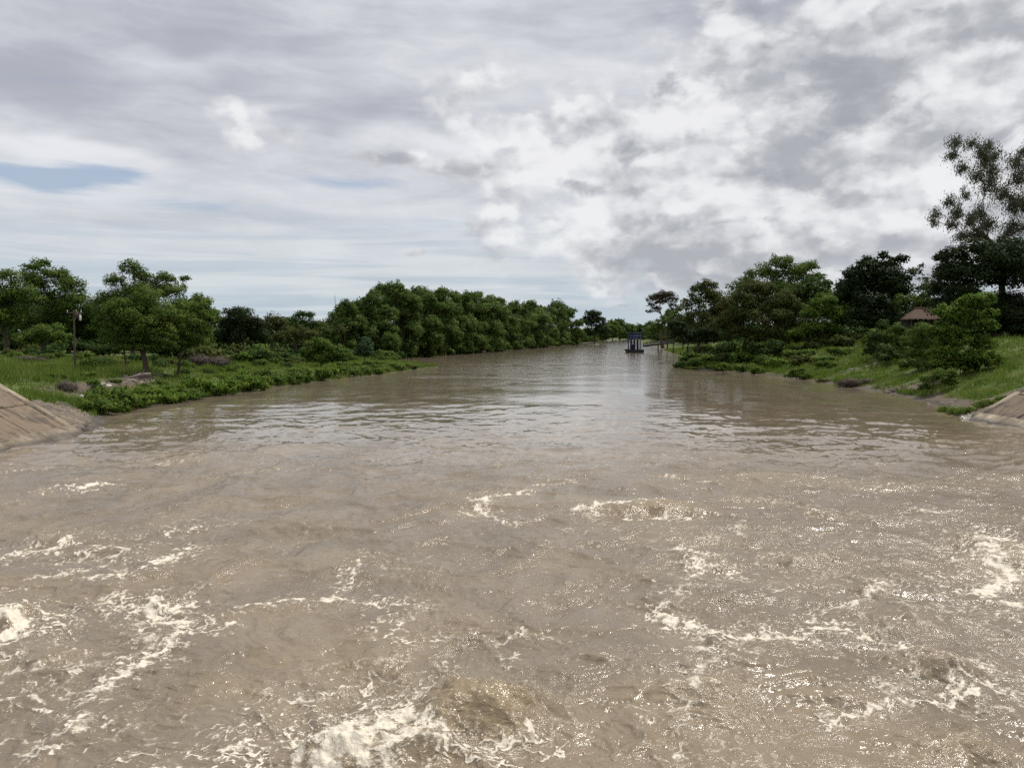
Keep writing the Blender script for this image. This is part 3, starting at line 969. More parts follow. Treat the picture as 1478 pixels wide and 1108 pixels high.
def build_left_trees():
    T = tree
    T('feathery_tree', 'tall feathery green tree at the far left edge with a dark leaning trunk', 108, 8,
      [(12, 402, 22, 18), (2, 430, 30, 30), (30, 430, 28, 24), (-20, 450, 45, 40), (14, 462, 26, 22), (-60, 430, 40, 36)], 'mid', seed=11, r0=.34, twig=True, cover=.62, thin=.12)
    T('feathery_tree', 'tallest feathery tree, its thin top shoots rising left of the utility pole', 114, 62,
      [(52, 388, 17, 15), (60, 380, 10, 9), (78, 402, 24, 18), (50, 415, 28, 22), (92, 396, 8, 10), (104, 414, 24, 20), (70, 438, 42, 26), (115, 440, 22, 26), (60, 468, 44, 24)], 'mid', seed=12, r0=.3, twig=True, cover=.66, thin=.08)
    T('broadleaf_tree', 'dark shady tree standing right behind the leaning utility pole', 118, 98, [(95, 462, 34, 26), (70, 480, 30, 20), (118, 478, 26, 22), (135, 455, 24, 24)], 'dark', seed=13)
    T('broadleaf_tree', 'tall lumpy tree with three rounded heads behind the small spreading tree on the left bank', 104, 192,
      [(163, 408, 16, 16), (190, 390, 17, 16), (204, 402, 16, 16), (234, 404, 17, 14), (160, 440, 30, 26), (205, 425, 36, 24), (245, 425, 22, 22), (150, 470, 26, 24)], 'mid', seed=14, r0=.32, twig=True, cover=.72)
    T('slender_tree', 'thin tree with one small tufted head poking up between the bigger crowns on the left', 112, 264, [(266, 404, 9, 8), (262, 414, 6, 6), (268, 440, 12, 16)], 'mid', seed=15, r0=.12, twig=True, cover=.5)
    T('broadleaf_tree', 'rounded green tree behind the right side of the small spreading trees on the left bank', 106, 288, [(286, 440, 18, 16), (300, 458, 16, 22), (272, 460, 22, 26), (298, 485, 16, 18)], 'mid', seed=16)
    T('spreading_tree', 'small spreading bright green tree with a short dark trunk on the left bank grass', 73, 205,
      [(205, 436, 34, 20), (182, 452, 30, 24), (226, 455, 32, 24), (205, 470, 40, 26), (170, 478, 22, 22), (236, 484, 22, 18), (192, 492, 24, 14), (182, 500, 26, 11), (226, 500, 26, 11), (206, 502, 22, 9)], 'mid', seed=17, r0=.26, cover=.85, sub=.30)
    T('spreading_tree', 'smaller spreading tree with a thin reddish trunk right of the short dark trunk', 77, 253,
      [(262, 450, 26, 18), (285, 448, 20, 16), (250, 468, 24, 20), (280, 472, 24, 20), (262, 490, 22, 14), (298, 462, 12, 16), (256, 502, 20, 9), (284, 494, 18, 12)], 'mid', seed=18, r0=.15, cover=.8, sub=.30)
    T('young_tree', 'slim young tree with a bare stem just left of the short dark trunk', 78, 180, [(172, 466, 18, 20), (184, 486, 14, 12), (160, 490, 14, 14)], 'mid', seed=19, r0=.10)
    T('broadleaf_tree', 'dense very dark round tree right of the spreading trees on the left bank', 126, 345,
      [(347, 456, 22, 16), (332, 468, 22, 18), (362, 470, 22, 18), (345, 486, 34, 18), (374, 488, 18, 18), (322, 490, 14, 14)], 'black', seed=20, cover=.9)
    T('broadleaf_tree', 'loose brownish green tree just right of the dense very dark round tree', 140, 392, [(392, 464, 18, 13), (380, 478, 16, 16), (402, 482, 22, 18), (408, 468, 12, 10)], 'olive', seed=21, cover=.55, thin=.15, twig=True)
    T('broadleaf_tree', 'dark topped tree with brown lower leaves left of the bamboo row', 150, 438, [(438, 457, 18, 11), (425, 470, 18, 14), (452, 472, 18, 13), (436, 484, 28, 16), (464, 482, 12, 12)], 'dark', seed=22, cover=.7)
    T('broadleaf_tree', 'low olive brown tree in front of the dark topped tree left of the bamboo', 132, 428, [(425, 482, 24, 14), (445, 486, 20, 12), (408, 488, 18, 12)], 'olive', seed=23, cover=.6)
    T('broadleaf_tree', 'low brownish tree under the thin radio mast', 165, 478, [(472, 476, 14, 9), (484, 482, 12, 10), (462, 486, 16, 10), (492, 478, 10, 10)], 'olive', seed=24, cover=.7)
    T('willowy_shrub', 'feathery green shrub at the water side below the brown trees, before the bamboo row', 112, 462, [(462, 500, 20, 12), (450, 510, 18, 10), (480, 506, 18, 12), (468, 518, 26, 10), (496, 514, 14, 10)], 'mid', 'shrub', seed=25, r0=.08, droop=.3)
    T('willowy_shrub', 'upright bluish green shrub standing alone before the bamboo row', 124, 526, [(527, 500, 11, 12), (522, 508, 9, 9), (534, 510, 9, 9)], 'blue', 'shrub', seed=26, r0=.07)
    T('broadleaf_tree', 'dark understorey tree filling the shade behind the small spreading tree', 122, 210, [(200, 470, 50, 30), (240, 478, 40, 24), (150, 484, 40, 20)], 'dark', seed=27)
    T('broadleaf_tree', 'grey green bushy tree low between the far left edge and the utility pole', 92, 58, [(60, 484, 28, 18), (36, 492, 22, 16), (84, 490, 18, 14)], 'mid', seed=28, r0=.14)
    T('broadleaf_tree', 'dark background tree behind the leftmost feathery trees', 150, 30, [(10, 450, 60, 30), (60, 460, 50, 30), (-40, 460, 60, 40), (120, 470, 40, 24)], 'dark', seed=29)
    T('broadleaf_tree', 'low dark background tree seen through the gap right of the round dark tree', 190, 395, [(390, 488, 30, 10), (430, 488, 30, 9), (350, 485, 30, 12), (300, 482, 30, 12), (465, 488, 22, 9)], 'dark', seed=30)
    T('broadleaf_tree', 'tree outside the left edge, seen only from a step to the left', 100, -150, [(-150, 420, 60, 40), (-110, 450, 50, 40), (-200, 450, 60, 40)], 'mid', seed=31) if False else None
    # the bamboo row: each clump where it stands on the shore
    prof_x = [470, 497, 520, 555, 600, 640, 690, 720, 760, 800, 812, 830, 842, 860, 872, 885, 920]
    prof_y = [455, 436, 424, 404, 407, 414, 418, 426, 434, 438, 433, 446, 449, 446, 456, 464, 463]
    row = [(176, -37.5, 24, 'paler outermost bamboo clump at the near end of the row, beside the mast'), (182, -32.5, 30, 'tall bamboo clump second from the near end of the row'),
           (192, -28.6, 34, 'tallest dark bamboo clump near the start of the row'), (205, -25.4, 32, 'broad bamboo clump hanging low over the bank behind the grassy spit'),
           (222, -20.5, 30, 'bamboo clump with yellowish plumes right of the tallest clumps'), (240, -15.5, 28, 'rounded bamboo clump whose skirt touches the water before the middle of the row'),
           (262, -10.6, 26, 'bamboo clump in the middle of the row with a dark hollow beside it'), (290, -4.6, 24, 'leafy bamboo clump just beyond the middle of the row'),
           (320, 1.4, 22, 'bamboo clump with a low round skirt by the water beyond the middle'), (352, 8.0, 20, 'far bamboo clump left of the round dark crown'), (388, 15.5, 18, 'far bamboo clump below the round dark crown'),
           (430, 25.5, 16, 'small looking bamboo clump between the two dark far crowns'), (480, 37.0, 14, 'last bamboo clump before the very dark far tree')]
    for i, (Y, X, hw, lab) in enumerate(row):
        px = CX + X / Y * F
        bamboo(lab, X, Y, float(np.interp(px, prof_x, prof_y)) + (0, 6, -2, 5, 1, 7, -1)[i % 7] * 150 / Y, hw, 100 + i)
    for i, (Y, X, hw, lab) in enumerate([(196, -42, 26, 'bamboo clump set back behind the near end of the row'), (214, -36, 28, 'bamboo clump rising behind the tallest clumps of the row'), (240, -28, 28, 'bamboo clump set back behind the yellowish plumes'),
                                         (268, -20, 26, 'bamboo clump set back behind the middle of the row'), (310, -9, 24, 'bamboo clump set back behind the low round skirt'), (183, -36, 30, 'bamboo clump filling the near end of the row beside the bluish shrub'), (199, -31, 30, 'bamboo clump filling the gap left of the tallest dark clump'), (213, -25, 28, 'bamboo clump filling the gap before the yellowish plumes'), (231, -19.5, 26, 'bamboo clump filling the gap after the yellowish plumes'), (252, -14, 24, 'bamboo clump filling the gap before the middle of the row'), (277, -8, 22, 'bamboo clump filling the gap after the middle of the row'), (336, 4, 20, 'bamboo clump filling the gap beyond the low round skirt'), (370, 11, 18, 'bamboo clump filling the gap left of the round dark crown')]):
        px = CX + X / Y * F
        bamboo(lab, X, Y, float(np.interp(px, prof_x, prof_y)) + 3, hw, 130 + i)
    T('broadleaf_tree', 'round headed dark tree rising above the far end of the bamboo row', 440, 806, [(806, 443, 15, 9), (796, 452, 14, 10), (818, 454, 13, 10), (806, 465, 18, 14)], 'dark', seed=41, r0=.5)
    T('broadleaf_tree', 'very dark rounded tree where the left tree line drops to the river bend', 560, 858, [(856, 455, 13, 9), (848, 466, 14, 12), (864, 464, 11, 11), (858, 480, 16, 12), (868, 478, 8, 10)], 'black', seed=42, r0=.5)
    # tree line that closes the river bend
    far = [(870, 467, 9, 760, 'dark'), (884, 462, 10, 900, 'mid'), (893, 460, 9, 980, 'dark'), (905, 466, 10, 1050, 'mid'), (918, 468, 10, 1100, 'mid'), (930, 468, 10, 1000, 'dark'), (942, 464, 10, 850, 'mid')]
    labs = ['first small far tree right of the very dark rounded tree', 'far tree with a raised top closing the river bend', 'tallest pointed far tree closing the river bend', 'low far tree just left of the blue pump tower',
            'low far tree seen above the blue pump tower', 'dark low far tree right of the blue pump tower', 'green far tree below the flat topped rain tree']
    for i, ((x, y, w, Y, m), lab) in enumerate(zip(far, labs)):
        T('far_tree', lab, Y, x, [(x, y + 6, w, 7), (x - 5, y + 13, w, 8), (x + 5, y + 14, w, 9), (x, y + 20, w * 1.2, 7)], m, seed=50 + i, r0=.6, group='far trees at the river bend', leaf=2.0)


def build_right_trees():
    T = tree
    T('rain_tree', 'flat topped brownish rain tree standing above the tree line near the river bend', 330, 957,
      [(944, 432, 11, 8), (957, 426, 13, 6), (968, 434, 10, 8), (940, 440, 6, 4), (972, 441, 6, 5), (956, 437, 10, 6), (938, 450, 6, 4), (950, 430, 12, 8), (964, 428, 12, 8), (975, 448, 8, 6), (948, 446, 8, 5)], 'brown', seed=60, r0=.62, twig=True, cover=.62, thin=.12, sub=.32, leaf=1.8, inner=.10, fat=1.25)
    T('broadleaf_tree', 'small green tree at the foot of the rain tree above the walkway', 300, 962, [(962, 466, 14, 12), (948, 474, 12, 10), (975, 478, 14, 12), (968, 454, 9, 8)], 'mid', seed=61, r0=.3)
    T('broadleaf_tree', 'thin leafed tree between the rain tree and the tall right trees', 260, 985, [(984, 446, 9, 8), (978, 460, 12, 12), (990, 468, 14, 16)], 'mid', seed=62, r0=.25, cover=.6)
    T('broadleaf_tree', 'tall leafy tree at the river end of the right tree mass', 168, 1012,
      [(1010, 420, 15, 12), (1024, 412, 14, 10), (1000, 438, 16, 16), (1025, 432, 20, 18), (1010, 460, 26, 20), (985, 476, 20, 18), (1040, 450, 20, 24)], 'olive', seed=63, r0=.35, cover=.8)
    T('broadleaf_tree', 'dark overhanging tree low at the water right of the walkway', 156, 990, [(985, 482, 18, 14), (1000, 490, 20, 12), (975, 470, 12, 12), (1022, 484, 20, 16)], 'black', seed=64, r0=.25)
    T('broadleaf_tree', 'highest domed green tree in the middle of the right tree mass', 146, 1120,
      [(1122, 382, 20, 14), (1100, 397, 24, 16), (1140, 398, 26, 18), (1166, 388, 16, 13), (1080, 415, 24, 18), (1180, 402, 14, 12), (1125, 422, 40, 22), (1170, 428, 26, 24), (1070, 440, 24, 22)], 'mid', seed=65, r0=.42, cover=.85)
    T('broadleaf_tree', 'glossy dark leaved tree on the right side of the highest domed tree', 138, 1172, [(1176, 412, 18, 14), (1192, 412, 10, 10), (1160, 425, 22, 16), (1186, 432, 14, 18), (1165, 450, 22, 18)], 'dark', seed=66, r0=.3, leaf=2.8, asp=.7)
    T('broadleaf_tree', 'wide spreading olive green tree in front of the highest domed tree on the right bank', 128, 1092,
      [(1092, 420, 30, 16), (1065, 438, 30, 18), (1118, 438, 32, 20), (1090, 458, 48, 20), (1050, 470, 28, 20), (1130, 468, 28, 20), (1145, 448, 16, 18), (1075, 484, 36, 14), (1115, 486, 30, 12)], 'olive', seed=67, r0=.36, cover=.85, sub=.28)
    T('vine_tree', 'light green vine covered tree between the domed tree and the dark round tree', 122, 1190, [(1190, 436, 18, 14), (1178, 456, 20, 16), (1204, 456, 18, 20), (1188, 474, 28, 14), (1160, 482, 22, 10)], 'bright', seed=68, r0=.2, cover=.85)
    T('broadleaf_tree', 'dark round tree with bumpy top left of the thatched hut', 124, 1262,
      [(1252, 382, 16, 13), (1274, 372, 10, 9), (1286, 384, 16, 12), (1302, 376, 12, 11), (1232, 395, 16, 12), (1240, 415, 30, 20), (1280, 410, 34, 22), (1225, 425, 16, 18), (1250, 440, 36, 18), (1305, 405, 18, 20), (1290, 440, 26, 20), (1262, 400, 36, 24), (1258, 425, 44, 24), (1290, 425, 30, 22), (1245, 462, 40, 18), (1285, 462, 36, 16)], 'black', seed=69, r0=.32, cover=.9, leaf=2.6, asp=.7)
    T('sapling', 'thin sparse tree with bare twig tips between the dark round tree and the eucalyptus', 112, 1328, [(1322, 392, 9, 8), (1334, 404, 9, 10), (1326, 418, 10, 9), (1336, 428, 9, 10), (1330, 384, 4, 6)], 'dark', seed=70, r0=.10, cover=.35, thin=.25, twig=True, inner=.1)
    T('broadleaf_tree', 'green tree low behind the thatched hut roof', 120, 1330, [(1318, 436, 18, 12), (1340, 440, 18, 14), (1300, 440, 14, 14), (1345, 420, 14, 16)], 'mid', seed=71, r0=.2)
    eu = [(1382, 206, 12, 10), (1398, 212, 10, 10), (1372, 228, 8, 13), (1410, 226, 12, 13), (1428, 212, 10, 9), (1420, 238, 10, 14), (1390, 246, 10, 12), (1404, 262, 10, 18), (1393, 284, 7, 10), (1440, 226, 9, 14), (1438, 250, 12, 18),
          (1426, 272, 12, 20), (1448, 285, 12, 20), (1466, 238, 11, 16), (1478, 222, 9, 11), (1472, 262, 12, 20), (1490, 245, 12, 20), (1462, 300, 12, 22), (1484, 300, 14, 22), (1368, 296, 10, 11), (1352, 312, 8, 10), (1345, 324, 6, 9), (1384, 310, 9, 14), (1374, 326, 9, 13), (1396, 322, 10, 16),
          (1414, 312, 10, 18), (1408, 342, 12, 16), (1434, 326, 12, 22), (1460, 335, 13, 20), (1486, 335, 14, 20), (1386, 344, 9, 12), (1510, 280, 16, 26), (1520, 320, 16, 26)]
    T('eucalyptus_tree', 'tall grey green eucalyptus with hanging sparse leaves above the dark trees at right', 102, 1440, eu,
      'grey', seed=72, r0=.42, bark_='bark', twig=True, cover=.46, droop=.74, sub=.24, thin=.10, leaf=1.9, asp=.38, inner=.05, flat=1.9, shell=(.15, 1.2), fat=1.30, spread=1.9)
    T('mango_tree', 'huge near black mango tree shading the levee at the right edge', 96, 1430,
      [(1375, 372, 20, 16), (1400, 362, 26, 16), (1440, 358, 30, 18), (1480, 360, 34, 20), (1368, 398, 20, 20), (1410, 395, 40, 26), (1460, 400, 44, 30), (1380, 425, 26, 22), (1420, 440, 40, 26), (1470, 445, 40, 26), (1520, 400, 50, 44), (1365, 446, 18, 18), (1570, 420, 50, 44), (1390, 400, 36, 30), (1435, 380, 40, 26), (1480, 395, 44, 36), (1400, 450, 46, 24), (1450, 462, 50, 24), (1500, 460, 50, 24), (1376, 468, 24, 14), (1440, 474, 44, 15), (1484, 476, 50, 15), (1402, 476, 34, 13)],
      'black', seed=73, r0=.5, cover=.95, leaf=2.4, asp=.6)
    T('mango_tree', 'dark tree standing left of the huge mango with a rusty leaf tip', 100, 1362, [(1358, 372, 10, 7), (1362, 392, 14, 16), (1358, 418, 14, 18), (1366, 440, 16, 16)], 'black', seed=74, r0=.2)
    # the bright bush on the near right bank and its neighbours
    T('tall_shrub', 'big bright leaved bush standing alone on the near right bank before the mango', 59, 1392,
      [(1400, 438, 22, 17), (1422, 434, 12, 13), (1375, 455, 22, 18), (1410, 462, 26, 20), (1428, 470, 13, 16), (1360, 480, 18, 18), (1390, 490, 30, 22), (1425, 500, 16, 20), (1370, 512, 24, 18), (1405, 518, 28, 18), (1432, 452, 8, 8), (1388, 530, 30, 12), (1425, 522, 14, 16), (1352, 525, 14, 12)],
      'bright', 'shrub', seed=75, by=542, r0=.10, cover=1.1, leaf=2.8, asp=.7, sub=.28)
    T('tall_shrub', 'soft olive green bush leaning against the left side of the big bright bush', 61, 1335, [(1338, 478, 18, 14), (1325, 494, 18, 14), (1348, 498, 18, 18), (1335, 514, 22, 14), (1332, 526, 22, 10), (1352, 522, 14, 12)], 'mid', 'shrub', seed=76, by=535, r0=.06, droop=.4, asp=.35)
    T('vine_shrub', 'leafy vine mound below the thatched hut on the right bank', 72, 1298, [(1296, 476, 16, 10), (1280, 486, 14, 10), (1312, 482, 14, 9), (1294, 494, 20, 8)], 'mid', 'shrub', seed=77, by=506, r0=.06)
    T('vine_shrub', 'upright dark vine column left of the mound below the hut', 72, 1268, [(1274, 472, 8, 14), (1266, 488, 10, 12), (1262, 500, 12, 10), (1258, 510, 10, 8)], 'dark', 'shrub', seed=78, by=520, r0=.06)
    T('vine_shrub', 'dark hollow bush by the stony gully on the right bank', 66, 1282, [(1280, 506, 14, 10), (1270, 516, 12, 9), (1292, 514, 10, 8)], 'dark', 'shrub', seed=79, by=528, r0=.06)
    T('vine_shrub', 'pale green vine drift spilling down beside the olive spreading tree', 104, 1168, [(1170, 474, 22, 8), (1150, 482, 22, 8), (1194, 482, 22, 9), (1140, 490, 18, 7)], 'bright', 'shrub', seed=80, by=500, r0=.06)
    T('vine_shrub', 'dark rounded vine heap in the middle of the right bank slope', 102, 1116, [(1116, 500, 16, 11), (1104, 508, 14, 9), (1128, 508, 12, 8), (1092, 500, 12, 7)], 'dark', 'shrub', seed=81, by=518, r0=.06)
    T('vine_shrub', 'leafy bush at the very tip of the right bank by the water', 131, 992, [(990, 520, 9, 7), (1000, 514, 10, 7), (982, 525, 7, 5), (1006, 522, 9, 6)], 'mid', 'shrub', seed=82, by=528, r0=.06)
    T('vine_shrub', 'low dark bush touching the water at the point of the right bank', 130, 985, [(984, 526, 8, 5), (977, 528, 5, 4)], 'dark', 'shrub', seed=83, r0=.05)
    T('vine_shrub', 'bright round water edge bush left of the white stone on the right shore', 112, 1046, [(1046, 528, 8, 5), (1052, 532, 7, 4), (1040, 533, 6, 4)], 'bright', 'shrub', seed=84, r0=.05)
    T('vine_shrub', 'rounded leafy creeper mound low on the shore right of the middle stones', 90, 1150, [(1150, 536, 12, 6), (1164, 540, 12, 6), (1140, 542, 10, 5)], 'mid', 'shrub', seed=85, by=548, r0=.05)
    T('vine_shrub', 'drooping dark leaved shrub overhanging the stones left of the right concrete slope', 54, 1345, [(1345, 548, 16, 9), (1360, 540, 18, 8), (1338, 560, 10, 8), (1372, 552, 12, 8)], 'mid', 'shrub', seed=86, by=570, r0=.05)
    T('broadleaf_tree', 'dark background tree between the domed tree and the dark round tree', 175, 1200, [(1200, 450, 40, 30), (1150, 450, 60, 30), (1240, 455, 40, 26), (1060, 462, 50, 24)], 'dark', seed=87)
    T('broadleaf_tree', 'dark background tree closing the view behind the hut', 140, 1330, [(1330, 455, 50, 22), (1270, 460, 50, 20), (1390, 450, 50, 30)], 'black', seed=88)


def place(me, name, label, cat, group, x, y, s, rz, dz=0.0, sz=None):
    o = link(name, me, None, (x, y, gh(x, y) + dz))
    o.scale = (s, s, sz if sz else s)
    o.rotation_euler = (0, 0, rz)
    return tag(o, label, cat, group)


def shore_x(P, Y):
    o = np.argsort(P[:, 1], kind='stable')
    return float(np.interp(Y, P[o, 1], P[o, 0]))


def build_shrubs():
    rng = np.random.default_rng(5)
    lush = [shrub_mesh(200 + i, .17, m, 1.0, .95) for i, m in enumerate(['mid', 'bright', 'mid', 'bright'])]
    low = [shrub_mesh(220 + i, .20, m, 1.0, .6, .8) for i, m in enumerate(['mid', 'olive', 'mid'])]
    dry = [shrub_mesh(240 + i, .34, 'dry', 1.0, .7, .42, .0, .10) for i in range(2)]
    darks = [shrub_mesh(250 + i, .2, 'dark', 1.0, .8) for i in range(2)]
    lab = 'lush green bush in the thick fringe hanging over the left waterline'
    for Y, d, s in [(53.6, .7, 1.25), (55, 1.6, 1.3), (55.5, .2, 1.1), (57, .8, 1.5), (58.5, 2.4, 1.2), (59.5, .4, 1.3), (61.5, 1.2, 1.5), (62.5, 0, 1.0), (64, .9, 1.5), (66, 2.2, 1.3), (66.5, .3, 1.4), (69, 1.0, 1.7), (71, 0.2, 1.3), (72, 2.6, 1.6), (74, 1.0, 1.8), (77, .3, 1.5),
                    (79, 2.2, 1.8), (81, .6, 1.4), (85, 1.5, 1.6), (88, .4, 1.5), (91, 1.2, 1.6), (95, .4, 1.5), (95, 3, 1.7), (99, 1.2, 1.7), (103, .4, 1.5), (105, 3, 1.8), (108, 1.2, 1.6)]:
        x = shore_x(LSH, Y) - d
        k = int(rng.integers(4))
        if Y > 80 and rng.random() < .4:
            k = 0
        place(lush[k], 'bush', lab, 'bush', 'bushes fringing the left waterline', x, Y, 1.22 * s * rng.uniform(.85, 1.1), rng.uniform(0, 6), -.25, 1.35 * s * rng.uniform(.75, 1.15))
    lab = 'low brownish green bush on the flat grassy spit of the left bank'
    for Y, d, s in [(112, .8, 1.5), (114, 3.5, 1.6), (117, 1, 1.5), (120, 2.8, 1.7), (122, .6, 1.3), (126, 2.2, 1.5), (128, .6, 1.2), (131, 1.6, 1.2), (124, 5.5, 1.8), (118, 7, 1.9), (130, 5, 1.6), (134, 3, 1.2)]:
        place(low[int(rng.integers(3))], 'bush', lab, 'bush', 'low bushes on the spit', shore_x(LSH, Y) - d, Y, s * 1.25, rng.uniform(0, 6), -.15, s * 1.2 * rng.uniform(.8, 1.3))
    lab = 'mixed green bush on the grassy top of the left bank'
    for px, Y, s in [(120, 66, .9), (135, 62, .8), (330, 88, 1.2), (352, 84, 1.1), (372, 100, 1.4), (396, 112, 1.5), (415, 104, 1.3), (436, 120, 1.5), (288, 96, 1.4), (60, 84, 1.2), (22, 88, 1.2), (88, 90, 1.1), (310, 118, 2.0), (345, 120, 1.8), (400, 124, 1.8), (488, 130, 1.8), (505, 138, 1.6), (545, 150, 1.8), (560, 160, 1.5)]:
        place((lush + darks)[int(rng.integers(6))], 'bush', lab, 'bush', 'bushes on the left bank top', (px - CX) / F * Y, Y, s, rng.uniform(0, 6), -.1)
    lab = 'rough scrub bush in the grass between the left bank trees and the rubble'
    for px, Y, s, h in [(10, 76, 1.1, .7), (36, 72, 1.0, .6), (70, 70, .9, .7), (92, 74, 1.2, 1.0), (130, 76, 1.3, 1.1), (150, 80, 1.5, 1.2), (172, 84, 1.4, 1.1), (232, 84, 1.3, 1.2), (250, 90, 1.5, 1.2), (270, 86, 1.2, 1.0), (300, 84, 1.1, .8), (322, 98, 1.5, 1.1), (118, 86, 1.5, 1.4), (75, 98, 1.6, 1.4), (48, 100, 1.7, 1.5), (20, 98, 1.7, 1.5), (190, 95, 1.8, 1.5), (220, 97, 1.8, 1.5),
                        (84, 62, .9, .8), (70, 60, .7, .5), (240, 74, .9, .7), (280, 77, 1.0, .7), (310, 76, 1.1, .7), (210, 68, .7, .5), (228, 70, .8, .6), (45, 62, .7, .4), (15, 64, .8, .4), (265, 80, 1.0, .8), (340, 92, 1.3, .9), (300, 104, 1.8, 1.4), (275, 104, 1.8, 1.4), (370, 110, 1.8, 1.3), (420, 118, 1.9, 1.4), (455, 124, 1.9, 1.4)]:
        place((lush[:1] + darks + low[:2] + lush[2:3])[int(rng.integers(6))], 'bush', lab, 'bush', 'scrub on the left bank', (px - CX) / F * Y, Y, s, rng.uniform(0, 6), -.12, h * 1.15)
    lab = 'broad bush trailing in the water at the foot of the bamboo row'
    for Y in list(np.arange(158, 300, 5.5)) + list(np.arange(300, 520, 11)):
        s = rng.uniform(1.8, 3.0) * (1 + (Y - 158) / 500)
        place((darks + lush[:1] + lush[2:3])[int(rng.integers(4))], 'bush', lab, 'bush', 'waterline bushes of the bamboo row', shore_x(LSH, Y) - rng.uniform(.3, 2.5), Y, s, rng.uniform(0, 6), -.3, s * rng.uniform(.8, 1.4))
    place(dry[0], 'dry_shrub', 'grey purple dead shrub patch left of the very dark round tree', 'dead shrub', None, (300 - CX) / F * 92, 92, 2.6, .4, -.1, 2.0)
    place(dry[1], 'dry_shrub', 'smaller dry brown brush patch under the feathery trees by the far left edge', 'dead shrub', None, (40 - CX) / F * 82, 82, 2.0, 1.4, -.1, 1.2)
    place(dry[1], 'dry_shrub', 'grey dead brush heap high on the right bank left of the dark vine column', 'dead shrub', None, (1230 - CX) / F * 84, 84, 1.9, 2.2, -.1, 1.3)
    place(dry[0], 'dry_shrub', 'dark twiggy bush beside the broken stones on the left bank', 'dead shrub', None, (98 - CX) / F * 58, 58, .9, 0, -.1, 1.3)
    place(darks[0], 'bush', 'dark solitary bush in the middle of the broken stones on the left bank', 'bush', None, (137 - CX) / F * 60, 60, .75, 1, -.1, .95)
    place(low[0], 'bush', 'small green bush under the pale fallen log on the left bank', 'bush', None, (165 - CX) / F * 66, 66, .8, 1, -.1, .7)
    lab = 'leafy green creeper mound in the thick growth of the right bank slope'
    for px, Y, d, s in [(0, 134, .8, 1.1), (0, 131, 1.2, 1.4), (0, 128, .5, 1.2), (0, 126, 2.5, 1.6), (0, 122, .5, 1.3), (0, 121, 3, 1.7), (0, 117, 1.6, 1.6), (0, 118, 5, 2.0), (0, 113, 4, 1.8), (0, 110, 6.5, 1.9), (0, 124, 5.5, 1.8), (0, 106, 7.5, 1.6),
                        (0, 103, 5.5, 1.5), (0, 112, .6, 1.0), (0, 98, .6, 1.1), (0, 92, .5, 1.0), (0, 86, 8, 1.3), (0, 82, 9.5, 1.3), (0, 96, 10, 1.6), (0, 78, 10, 1.2), (0, 130, 5, 1.6), (0, 100, 12, 1.8), (0, 92, 13, 1.6), (0, 109, 11, 1.8), (0, 116, 9, 2.0)]:
        place((lush + low)[int(rng.integers(7))], 'bush', lab, 'bush', 'creeper mounds on the right bank', shore_x(RSH, Y) + d, Y, s * 1.5, rng.uniform(0, 6), -.2, s * 1.45 * rng.uniform(.6, 1.1))
    lab = 'bright grassy tuft growing over the edge of the right concrete slope'
    tuft = [shrub_mesh(270 + i, .34, 'grass', 1.0, .8, .9, .0, .14, flat=1.0) for i in range(2)]
    for px, py, Y, s in [(1395, 0, 53.2, .8), (1415, 0, 53.5, .8), (1382, 0, 54, .7), (1432, 0, 53.0, .7), (1448, 0, 53.4, .6), (1372, 0, 55.5, .8)]:
        place(tuft[int(rng.integers(2))], 'grass_tuft', lab, 'grass tuft', 'tufts at the right concrete slope', (px - CX) / F * Y, Y, s, rng.uniform(0, 6), -.1, s)


